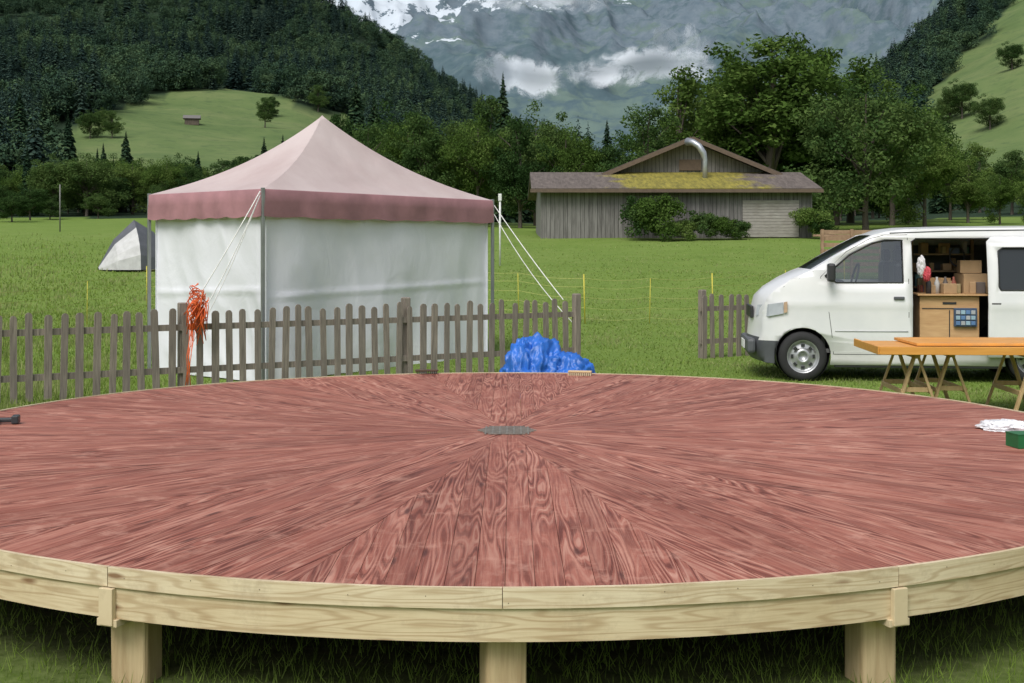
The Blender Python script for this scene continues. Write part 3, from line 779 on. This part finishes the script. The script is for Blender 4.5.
k=NB('old_shingles'); v=k.coord('Object'); n1=k.noise(v,0.8,5); n2=k.noise(k.coord('Object',(6,1.2,1.2)),1,5,0.7)
br_=k.node('ShaderNodeTexBrick'); br_.inputs['Scale'].default_value=3.0; br_.inputs['Color1'].default_value=(0.75,0.75,0.75,1);br_.inputs['Color2'].default_value=(1,1,1,1);br_.inputs['Mortar'].default_value=(0.35,0.35,0.35,1); k.link(v,br_.inputs['Vector'])
c=k.ramp(n2,[(0.3,(0.085,0.068,0.06)),(0.7,(0.20,0.165,0.145))])
sep=k.node('ShaderNodeSeparateXYZ'); k.link(v,sep.inputs[0])
mx=k.math('SUBTRACT',1.0,k.math('MULTIPLY',k.math('ABSOLUTE',k.math('SUBTRACT',sep.outputs[0],8.4)),0.26))
mx=k.math('ADD',k.math('MULTIPLY',mx,0.7),k.math('MULTIPLY',n1,1.3))
mx=k.math('SUBTRACT',mx,k.math('MULTIPLY',k.math('MAXIMUM',k.math('SUBTRACT',sep.outputs[2],5.6),0.0),1.2))
c=k.mix(k.ramp(mx,[(0.66,0.0),(0.84,0.95)]),c,k.ramp(n2,[(0.3,(0.13,0.12,0.02)),(0.7,(0.40,0.34,0.05))]))
c=k.mix(0.6,c,br_.outputs[0],'MULTIPLY'); k.base(c); k.set(Roughness=0.9); k.bump(n2,0.5,0.05); rfm=k.m
edge_m=simple('barn_trim',(0.12,0.085,0.06),0.8)
zb=2.2; ze=4.42; zr=5.48
xL,xR=0.9,14.45; yE,yW,yG=59.6,60.2,64.2
box('front_wall',((xL+xR)/2+.05,yW,(zb-.6+ze+.1)/2),(xR-xL-0.8,0.16,ze-zb+.8),bwm,parent=barn)
for xs in (xL+0.45,xR-0.35):
    mesh_obj('end_wall',[(xs,yW+.09,zb-.6),(xs,yG+8,zb-.6),(xs,yG+8,zr-1.05),(xs,yG-.2,zr-.15),(xs,yW+.09,ze+.02)],[(0,1,2,3,4)],bwm,barn)
def slab(name,pts,th,mat):
    up=(Vector(pts[1])-Vector(pts[0])).cross(Vector(pts[3])-Vector(pts[0])).normalized()
    if up.z<0: up=-up
    V=[tuple(Vector(p)) for p in pts]+[tuple(Vector(p)+up*th) for p in pts]
    o=mesh_obj(name,V,[(0,3,2,1),(4,5,6,7),(0,1,5,4),(1,2,6,5),(2,3,7,6),(3,0,4,7)],mat,barn)
    bm=bmesh.new(); bm.from_mesh(o.data); bmesh.ops.recalc_face_normals(bm,faces=bm.faces); bm.to_mesh(o.data); bm.free(); return o
slab('front_roof',[(xL,yE,ze),(xR,yE,ze),(xR,yG,zr-.05),(xL,yG,zr-.05)],0.14,rfm)
slab('rear_low_roof',[(xL,yG+.01,zr-.05),(xR,yG+.01,zr-.05),(xR,yG+9,zr-1),(xL,yG+9,zr-1)],0.14,rfm)
gx=(690-512)/F*64.2; gz=HC+(HY-140)/F*64.2; hwid=4.0
mesh_obj('gable_wall',[(gx-hwid,yG+.02,zr-.3),(gx+hwid,yG+.02,zr-.3),(gx+hwid,yG+.02,zr),(gx,yG+.02,gz-0.05),(gx-hwid,yG+.02,zr)],[(0,1,2,3,4)],bwm,barn)
slab('gable_roof_w',[(gx-hwid-.45,yG-.7,zr-.12),(gx,yG-.7,gz),(gx,yG+9,gz),(gx-hwid-.45,yG+9,zr-.12)],0.13,rfm)
slab('gable_roof_e',[(gx,yG-.7,gz),(gx+hwid+.45,yG-.7,zr-.12),(gx+hwid+.45,yG+9,zr-.12),(gx,yG+9,gz)],0.13,rfm)
boxes('trim',[beam((gx-hwid-.45,yG-.73,zr-.13),(gx,yG-.73,gz+.01),0.06,0.2),beam((gx+hwid+.45,yG-.735,zr-.13),(gx,yG-.735,gz+.01),0.06,0.2),
  (((xL+xR)/2,yE-.04,ze+.02),(xR-xL+.1,0.05,0.16)), ((gx,yG-0.03,zr+.45),(1.1,0.05,0.55))],edge_m,barn)
boxes('rafters',[((xL+0.6+i*1.1,yE+.35,ze+.02),(0.09,0.6,0.12)) for i in range(12)],edge_m,barn)
dm=wood('door_boards',(0.22,0.20,0.18),(0.38,0.36,0.33),3,14,0.85,'Z')
dx=(771-512)/F*60
boxes('plank_door',[((dx,yW-.14,2.35+i*0.145),(2.65,0.05,0.138)) for i in range(12)],dm,barn,0.01)
stl2=simple('flue_steel',(0.42,0.44,0.48),0.4,0.2,3,0.7)
fx=(705-512)/F*62.5
tubes('flue_pipe',[([(fx,62.5,4.9),(fx,62.5,5.9),(fx,62.5,6.1),(fx-.08,62.5,6.4),(fx-.3,62.5,6.75),(fx-.55,62.7,6.95),(fx-.8,63,7.0)],[0.12,0.12,0.12,0.16,0.16,0.16,0.2])],stl2,barn,14)
lathe('flue_collar',[(0.13,4.95),(0.22,4.95),(0.22,5.05),(0.13,5.1)],stl2,barn,(fx,62.5,0),'Z',16)
bs=[broadleaf('bush_a',41,1.0,'round',60,110,0.035,lf_b,0.18,0.0,False),broadleaf('bush_b',42,1.2,'round',60,110,0.035,lf_a,0.18,0.0,False)]
for i,(px,top,d,sx) in enumerate([(640,192,58.5,0.85),(658,190,58.3,0.8),(700,208,58.6,1.1),(722,214,58.6,1.1),(738,218,58.6,1.1),(812,204,59,1.0),(822,212,58.5,1.0),(680,218,58.2,1.2)]):
    put(bs[i%2],'bush',px,d,top,sx=sx)

pe=empty('board_fence'); bf=wood('pallet_wood',(0.22,0.13,0.08),(0.42,0.28,0.18),8,8,0.8)
d=38; x0=(822-512)/F*d; z=ground_z(x0,d)
boxes('boards',[((x0+1.3,d,z+0.30+i*0.19),(2.7,0.03,0.12)) for i in range(7)],bf,pe)
boxes('posts',[((x0+j*0.87,d-.05,z+0.75),(0.08,0.08,1.55)) for j in range(4)]+[((x0+1.3,d+0.9,z+1.35),(2.7,0.1,0.06))],bf,pe)

# ---------------------------------------------------------------- van
van=empty('parked_van',(3.36,17.35,0),math.radians(-6)); van.scale=(1,1,1.04)
k=NB('white_van_paint'); v=k.coord(); sp=k.node('ShaderNodeSeparateXYZ'); k.link(v,sp.inputs[0])
c=k.ramp(k.noise(v,2,4),[(0.3,(0.70,0.71,0.72)),(0.7,(0.79,0.79,0.79))])
dirt=k.math('ADD',sp.outputs[2],k.math('MULTIPLY',k.noise(v,5,5,0.7),0.5)); c=k.mix(k.ramp(dirt,[(0.45,0.45),(0.85,0.0)]),c,(0.42,0.40,0.36))
k.base(c); k.set(Roughness=0.3)
k.b.inputs['Coat Weight'].default_value=0.4; k.b.inputs['Coat Roughness'].default_value=0.08; paint=k.m
blk=simple('black_trim',(0.025,0.026,0.028),0.5); gry=simple('bumper_grey',(0.085,0.09,0.10),0.55)
intr=simple('van_interior',(0.12,0.12,0.12),0.8,0.3,3)
k=NB('tinted_glass'); tr=k.node('ShaderNodeBsdfTransparent'); tr.inputs[0].default_value=(0.5,0.53,0.53,1); gs=k.node('ShaderNodeBsdfGlossy'); gs.inputs['Roughness'].default_value=0.03; gs.inputs[0].default_value=(.8,.85,.9,1)
ms=k.node('ShaderNodeMixShader'); ms.inputs[0].default_value=0.12; k.link(tr.outputs[0],ms.inputs[1]); k.link(gs.outputs[0],ms.inputs[2]); k.link(ms.outputs[0],k.out.inputs[0]); glass=k.m
k=NB('dark_glass'); k.base((0.02,0.025,0.028)); k.set(Roughness=0.06); dgl=k.m
VW=1.8
def inset(x,z):
    q=0.02+0.15*max(0,min(1,(z-1.05)/0.95))**1.5
    q+=0.26*max(0,min(1,(0.75-x)/0.75))**2.2
    q+=0.03*max(0,min(1,(0.5-z)/0.3))
    q-=0.012*math.exp(-((z-1.0)/0.05)**2)
    q+=0.08*max(0,min(1,(x-4.5)/0.4))**2
    return q
def arch(cx,r=0.37,cz=0.33):
    a0=math.asin((0.22-cz)/r)
    return [(cx+r*math.cos(math.pi-a0-(math.pi-2*a0)*i/16),cz+r*math.sin(math.pi-a0-(math.pi-2*a0)*i/16)) for i in range(17)]
WX1,WX2=0.58,3.58
top=[(4.9,0.6),(4.9,1.2),(4.84,1.75),(4.74,1.93),(4.55,1.98),(3.6,2.0),(2.5,1.99),(1.92,1.975),(1.70,1.95),(1.52,1.90),(1.26,1.77),(0.96,1.60),(0.72,1.455),(0.60,1.41),(0.42,1.32),(0.23,1.20),(0.11,1.08),(0.06,0.9),(0.035,0.72),(0.02,0.56),(0.0,0.5),(0.0,0.32),(0.06,0.24)]
outline=[(0.12,0.22)]+arch(WX1)+arch(WX2)+[(4.6,0.24),(4.86,0.32)]+top[:]
win=[(0.87,1.37),(1.02,1.29),(1.90,1.29),(1.90,1.84),(1.67,1.84),(1.50,1.80),(1.20,1.65)]
dopen=[(2.02,0.42),(3.10,0.42),(3.12,0.9),(3.12,1.82),(3.06,1.86),(2.08,1.86),(2.02,1.82)]
def panel(name,outer,holes,fy,mats,mf=None,thick=0.0,par=van,zc=(0.4,0.52,0.7,0.9,0.95,1.0,1.05,1.15,1.3,1.45,1.6,1.75,1.9),xc=(0.1,0.2,0.3,0.42,0.55,0.75,2.08,4.5,4.7,4.8)):
    loops=[[Vector((x,z,0)) for x,z in outer]]+[[Vector((x,z,0)) for x,z in h] for h in holes]
    flat=[p for l in loops for p in l]
    tris=tessellate_polygon(loops)
    bm=bmesh.new(); vs_=[bm.verts.new((p.x,0,p.y)) for p in flat]
    for t in tris:
        try: bm.faces.new([vs_[i] for i in t])
        except ValueError: pass
    for z_ in zc: bmesh.ops.bisect_plane(bm,geom=bm.verts[:]+bm.edges[:]+bm.faces[:],plane_co=(0,0,z_),plane_no=(0,0,1))
    for x_ in xc: bmesh.ops.bisect_plane(bm,geom=bm.verts[:]+bm.edges[:]+bm.faces[:],plane_co=(x_,0,0),plane_no=(1,0,0))
    for f in bm.faces:
        c_=f.calc_center_median(); f.material_index=mf(c_.x,c_.z) if mf else 0; f.smooth=True
    for v_ in bm.verts: v_.co.y=fy(v_.co.x,v_.co.z)
    bmesh.ops.recalc_face_normals(bm,faces=bm.faces)
    me=bpy.data.meshes.new(name); bm.to_mesh(me); bm.free()
    for m_ in mats: me.materials.append(m_)
    o=link(bpy.data.objects.new(name,me),par)
    if thick:
        s_=o.modifiers.new('s','SOLIDIFY'); s_.thickness=thick; s_.offset=0
    return o
mf=lambda x,z: 1 if (x<0.40 and z<0.52) else 0
panel('near_side',outline,[win,dopen],inset,[paint,gry],mf,0.02)
panel('far_side',outline,[win],lambda x,z:VW-inset(x,z),[paint,gry],mf,0.02)
panel('near_door_glass',win,[],lambda x,z:inset(x,z)+0.012,[glass])
panel('far_door_glass',win,[],lambda x,z:VW-inset(x,z)-0.012,[glass])
prof=top[::-1]; V=[];Fc=[];mi=[];Cn=13
for (x,z) in prof:
    i0=inset(x,z)
    for j in range(Cn):
        t=j/(Cn-1); bl=1-(2*t-1)**2
        V.append((x-0.12*bl*max(0,1-x/1.9),i0+(VW-2*i0)*t,z+0.035*bl*(1 if z>1.9 else 0.3)))
for i in range(len(prof)-1):
    for j in range(Cn-1):
        a=i*Cn+j; Fc.append((a,a+1,a+Cn+1,a+Cn))
        zc_=(prof[i][1]+prof[i+1][1])/2; xc_=(prof[i][0]+prof[i+1][0])/2
        if xc_<0.5 and zc_<0.55: mi.append(1)
        elif 0.74<xc_<1.56 and 0<j<Cn-2: mi.append(2)
        elif xc_>4.7 and 1.2<zc_<1.75 and 0<j<Cn-2: mi.append(3)
        else: mi.append(0)
mesh_obj('body_skin',V,Fc,[paint,gry,glass,dgl],van,smooth=True,mi=mi)
box('floor',(2.6,0.9,0.40),(4.3,1.66,0.05),intr,parent=van)
box('far_lining',(3.4,1.60,1.1),(2.6,0.02,1.35),intr,parent=van)
box('headliner',(3.2,0.9,1.90),(2.8,1.35,0.02),intr,parent=van)
box('firewall',(0.86,0.9,0.75),(0.05,1.55,0.75),blk,parent=van)
box('dashboard',(0.98,0.9,1.22),(0.35,1.45,0.2),blk,parent=van,bv=.04)
box('rear_bulkhead',(4.6,0.9,1.1),(0.03,1.5,1.3),intr,parent=van)
tubes('steering_wheel',[([(1.32+0.05*math.sin(t),0.42+0.19*math.cos(t),1.34+0.19*math.sin(t)) for t in np.linspace(0,6.283,20)],0.015)],blk,van)
for yy_ in (0.42,1.25):
    box('seat_base',(1.74,yy_,0.8),(0.5,0.5,0.25),blk,parent=van,bv=.05); box('seat_back',(1.89,yy_,1.2),(0.14,0.48,0.7),blk,parent=van,bv=.05); box('headrest',(1.89,yy_,1.64),(0.09,0.26,0.16),blk,parent=van,bv=.03)
sd=[(2.98,0.34),(4.22,0.34),(4.25,0.5),(4.25,1.82),(4.18,1.88),(3.04,1.88),(2.98,1.82)]
dw=[(3.14,1.20),(4.08,1.20),(4.10,1.24),(4.10,1.70),(4.06,1.74),(3.18,1.74),(3.12,1.70),(3.12,1.24)]
panel('sliding_door',sd,[dw],lambda x,z:inset(x,z)-0.085,[paint],None,0.035)
panel('sliding_door_glass',dw,[],lambda x,z:inset(x,z)-0.07,[dgl])
strip_w=[]
box('door_handle',(3.08,-0.082,1.02),(0.13,0.02,0.035),blk,parent=van,bv=.008)
box('front_door_handle',(1.84,-0.006,1.09),(0.14,0.03,0.04),gry,parent=van,bv=.008)
def strip(name,pts,w,mat,off=0.014):
    return tubes(name,[([(x,inset(x,z)-off,z) for x,z in pts],w)],mat,van,4)
strip('front_door_seam_front',[(0.98,0.36),(0.96,0.6),(0.92,0.9),(0.81,1.36)],0.005,blk,0.008)
strip('front_door_seam_rear',[(1.97,0.36),(1.97,0.9),(1.97,1.3),(1.97,1.87)],0.005,blk,0.008)
strip('front_door_seam_sill',[(0.98,0.36),(1.6,0.36),(1.97,0.36)],0.005,blk,0.008)
strip('front_door_seam_top',[(0.81,1.36),(1.16,1.69),(1.48,1.86),(1.66,1.905),(1.97,1.91)],0.005,blk,0.008)
strip('window_seal',win+[win[0]],0.012,blk,0.010)
strip('sliding_window_seal',dw+[dw[0]],0.010,blk,0.104)
strip('opening_edge',dopen+[dopen[0]],0.012,blk,0.006)
strip('side_moulding',[(1.0,0.66),(1.5,0.66),(1.96,0.66)],0.009,simple('moulding',(0.45,0.46,0.47)),0.01)
strip('slide_rail',[(3.26,1.13),(4.0,1.13),(4.7,1.13)],0.012,blk,0.004)
strip('rain_gutter',[(1.74,1.93),(2.6,1.96),(3.6,1.97),(4.6,1.945)],0.010,gry,0.008)
strip('hood_seam',[(0.15,1.09),(0.33,1.23),(0.54,1.34),(0.72,1.43)],0.005,blk,0.006)
box('mirror_housing',(0.93,-0.12,1.42),(0.10,0.17,0.24),blk,parent=van,bv=.03); box('mirror_arm',(0.96,-0.01,1.36),(0.05,0.1,0.05),blk,parent=van)
k=simple('headlamp',(0.45,0.48,0.52),0.08)
mesh_obj('headlamp',[(0.13,0.145,0.84),(0.14,0.135,1.0),(0.32,0.055,1.03),(0.32,0.055,0.88),(-0.02,0.42,0.84),(0.0,0.42,0.98)],[(0,1,2,3),(0,4,5,1)],k,van)
mesh_obj('indicator',[(0.325,0.05,0.89),(0.325,0.05,1.03),(0.37,0.03,1.04),(0.37,0.03,0.90)],[(0,1,2,3)],simple('amber',(0.5,0.35,0.24),0.2),van)
box('grille',(-0.065,0.9,0.88),(0.04,0.75,0.16),blk,parent=van,bv=.01)
box('bumper_pad',(-0.09,0.9,0.44),(0.12,1.25,0.2),gry,parent=van,bv=.04)
box('number_plate',(-0.16,0.9,0.44),(0.01,0.5,0.11),simple('plate',(0.8,0.8,0.8)),parent=van)
box('side_sill',(2.10,0.08,0.215),(2.2,0.06,0.06),blk,parent=van,bv=.01)
rub=simple('tyre',(0.022,0.022,0.023),0.85); rim=simple('wheel_steel',(0.42,0.43,0.44),0.35,0.1,4,0.5)
for wx in (WX1,WX2):
    for wy,sg in ((0.03,1),(VW-0.03,-1)):
        P_=[(0.0,0.055),(0.055,0.05),(0.06,0.015),(0.085,0.015),(0.10,0.05),(0.15,0.035),(0.175,0.06),(0.195,0.02),(0.205,0.008),(0.215,0.0),(0.25,-0.008),(0.29,0.0),(0.315,0.02),(0.325,0.05),(0.325,0.17),(0.30,0.2),(0.0,0.2)]
        lathe('wheel',[(r_,wy+sg*a_) for r_,a_ in P_],[rim,rub],van,(wx,0,0.325),'Y',36,[0]*9+[1]*7)
        boxes('wheel_slots',[((wx+0.145*math.cos(t),wy+sg*0.035,0.325+0.145*math.sin(t)),(0.05,0.02,0.032),0,Matrix.Rotation(-t-math.pi/2,3,'Y')) for t in np.arange(0,6.28,6.2832/8)],blk,van)
        lathe('arch_liner',[(0.36,wy+sg*0.02),(0.36,wy+sg*0.28),(0.0,wy+sg*0.3)],blk,van,(wx,0,0.36),'Y',24)
ply=wood('plywood_box',(0.42,0.23,0.10),(0.62,0.40,0.20),3,20,0.6)
card=simple('cardboard',(0.36,0.24,0.13),0.8)
ld=empty('van_load'); ld.parent=van
box('plywood_cabinet',(2.54,0.55,0.78),(0.78,0.7,0.66),ply,parent=ld,bv=.006)
boxes('cabinet_shadow_gap',[((2.54,0.197,0.95),(0.72,0.004,0.012)),((2.54,0.197,1.02),(0.18,0.006,0.03)),((2.54,0.197,0.70),(0.012,0.004,0.46))],blk,ld)
box('cabinet_top',(2.58,0.52,1.13),(0.94,0.78,0.02),ply,parent=ld)
box('parts_box',(2.74,0.17,0.84),(0.30,0.04,0.24),simple('navy',(0.05,0.08,0.14),0.4),parent=ld,bv=.005)
cl=[simple('bin_blue',(0.10,0.20,0.38)),simple('bin_grey',(0.36,0.38,0.40)),simple('bin_cyan',(0.28,0.42,0.5))]
for i in range(4):
    for j in range(3): box('small_bin',(2.64+i*0.066,0.145,0.765+j*0.07),(0.055,0.02,0.05),cl[(i+j*2)%3],parent=ld,bv=.004)
boxes('shelf_frame',[((2.24,1.2,1.2),(0.04,0.04,1.5)),((3.08,1.2,1.2),(0.04,0.04,1.5)),((2.66,1.3,1.42),(0.8,0.5,0.02)),((2.66,1.3,1.65),(0.8,0.5,0.02)),((2.66,1.3,1.2),(0.8,0.5,0.02))],simple('shelf_wood',(0.3,0.2,0.11)),ld)
cs=[(0.05,0.05,0.06),(0.3,0.09,0.06),(0.12,0.2,0.16),(0.45,0.45,0.45),(0.08,0.12,0.24),(0.35,0.28,0.14),(0.12,0.1,0.09),(0.2,0.4,0.38)]
cm=[simple('goods%d'%i,c_) for i,c_ in enumerate(cs)]+[card]*7
box('carton',(2.92,0.6,1.27),(0.34,0.4,0.26),card,0.1,ld,.006); box('carton',(2.90,0.62,1.49),(0.28,0.34,0.17),card,-0.1,ld,.006); box('crate',(2.49,0.75,1.24),(0.3,0.35,0.2),ply,0.05,ld,.006)
for i in range(46):
    z_=random.choice([1.14,1.14,1.21,1.43,1.66]); x_=random.uniform(2.26,3.0); s_=(random.uniform(.05,.2),random.uniform(.08,.2),random.uniform(.06,.17))
    box('goods',(x_,random.uniform(0.3,1.0) if z_<1.2 else random.uniform(1.08,1.3),z_+s_[2]/2),s_,random.choice(cm),random.uniform(-.3,.3),ld,.008)
for i in range(4):
    x_=2.29+i*0.12; lathe('bottle',[(0,0),(0.035,0),(0.037,0.14),(0.015,0.19),(0.015,0.22),(0,0.22)],cm[(i*3)%8],ld,(x_,0.32+0.04*i,1.14),'Z',12)
blob('white_cloth',(2.16,0.16,1.50),(0.05,0.05,0.13),simple('cloth_w',(0.7,0.68,0.7)),0.3,1.5,2,ld,4,None,False)
blob('red_glove',(2.23,0.14,1.40),(0.05,0.05,0.09),simple('cloth_r',(0.5,0.06,0.08)),0.3,1.5,6,ld,4,None,False)
tubes('hanging_hose',[([(2.84+0.1*math.cos(t),1.05,1.62+0.13*math.sin(t)) for t in np.linspace(0,12.5,30)],0.012)],cm[0],ld)

# ---------------------------------------------------------------- trestle work table
tb=empty('work_table',(3.86,13.45,0),math.radians(-3))
k=NB('shuttering_panel'); n=k.noise(k.coord('Object',(1.5,20,20)),1,5,0.6); n2=k.noise(k.coord('Object'),3,5,0.7)
c=k.ramp(n,[(0.3,(0.60,0.25,0.05)),(0.7,(0.78,0.39,0.09))]); c=k.mix(k.ramp(n2,[(0.5,0.0),(0.68,0.5)]),c,(0.42,0.26,0.14)); k.base(c); k.set(Roughness=0.5); op=k.m
box('panel_lower',(1.5,0.55,0.735),(3.0,1.2,0.035),op,parent=tb,bv=.004)
box('panel_upper',(1.95,0.78,0.776),(3.0,0.9,0.03),op,0.03,tb,.004)
boxes('panel_frame',[((1.5,-0.055,0.735),(3.02,0.025,0.085)),((-0.012,0.55,0.735),(0.025,1.19,0.085))],wood('panel_edge',(0.55,0.23,0.04),(0.75,0.37,0.08),20,2,0.5,'X'),tb,.004)
tw=wood('trestle_wood',(0.34,0.22,0.10),(0.58,0.42,0.22),30,3,0.7)
def trestle(name,x,y,L):
    e=empty(name,(x,y,0),math.radians(-3)); B=[((0,L/2,0.665),(0.05,L,0.055))]
    for yv in (0.08,L-0.08):
        for sgn in(-1,1):
            B.append(beam((0.02*sgn,yv,0.66),(0.24*sgn,yv+(0.04 if yv>0.5 else -0.04),0.0),0.05,0.028))
        B.append(((0,yv,0.3),(0.30,0.022,0.05)))
    for sgn in(-1,1): B.append(((0.155*sgn,L/2,0.28),(0.022,L-.1,0.05)))
    boxes('frame',B,tw,e,0.003); return e
trestle('sawhorse',4.3,13.55,1.0); trestle('sawhorse',4.72,13.7,1.0); trestle('sawhorse',5.5,13.4,1.0)

# ---------------------------------------------------------------- world, sun, camera
w=bpy.data.worlds.new('World'); scene.world=w; w.use_nodes=True; nt=w.node_tree
bg=nt.nodes['Background']; sk=nt.nodes.new('ShaderNodeTexSky'); sk.sky_type='NISHITA'; sk.sun_disc=False
AZ=math.radians(205); EL=math.radians(52)
sk.sun_elevation=EL; sk.sun_rotation=AZ; sk.air_density=1.0; sk.dust_density=2.5
hs=nt.nodes.new('ShaderNodeHueSaturation'); hs.inputs['Saturation'].default_value=0.4
nt.links.new(sk.outputs[0],hs.inputs['Color']); nt.links.new(hs.outputs[0],bg.inputs[0]); bg.inputs[1].default_value=0.15
sl=bpy.data.lights.new('sun','SUN'); sl.energy=2.3; sl.angle=math.radians(32); sl.color=(1,0.965,0.92)
so=bpy.data.objects.new('sun',sl); COL.objects.link(so)
dirv=Vector((math.sin(AZ)*math.cos(EL),math.cos(AZ)*math.cos(EL),math.sin(EL)))
so.rotation_euler=dirv.to_track_quat('Z','Y').to_euler()
cam=bpy.data.cameras.new('camera'); co=bpy.data.objects.new('camera',cam); COL.objects.link(co)
cam.sensor_width=36; cam.lens=36*F/1024; cam.shift_y=-(341.5-HY)/1024; cam.clip_start=0.1; cam.clip_end=9000
co.location=(0,0,HC); co.rotation_euler=(math.radians(90),0,0)
scene.camera=co
scene.view_settings.view_transform='Standard'; scene.view_settings.look='None'; scene.view_settings.exposure=0
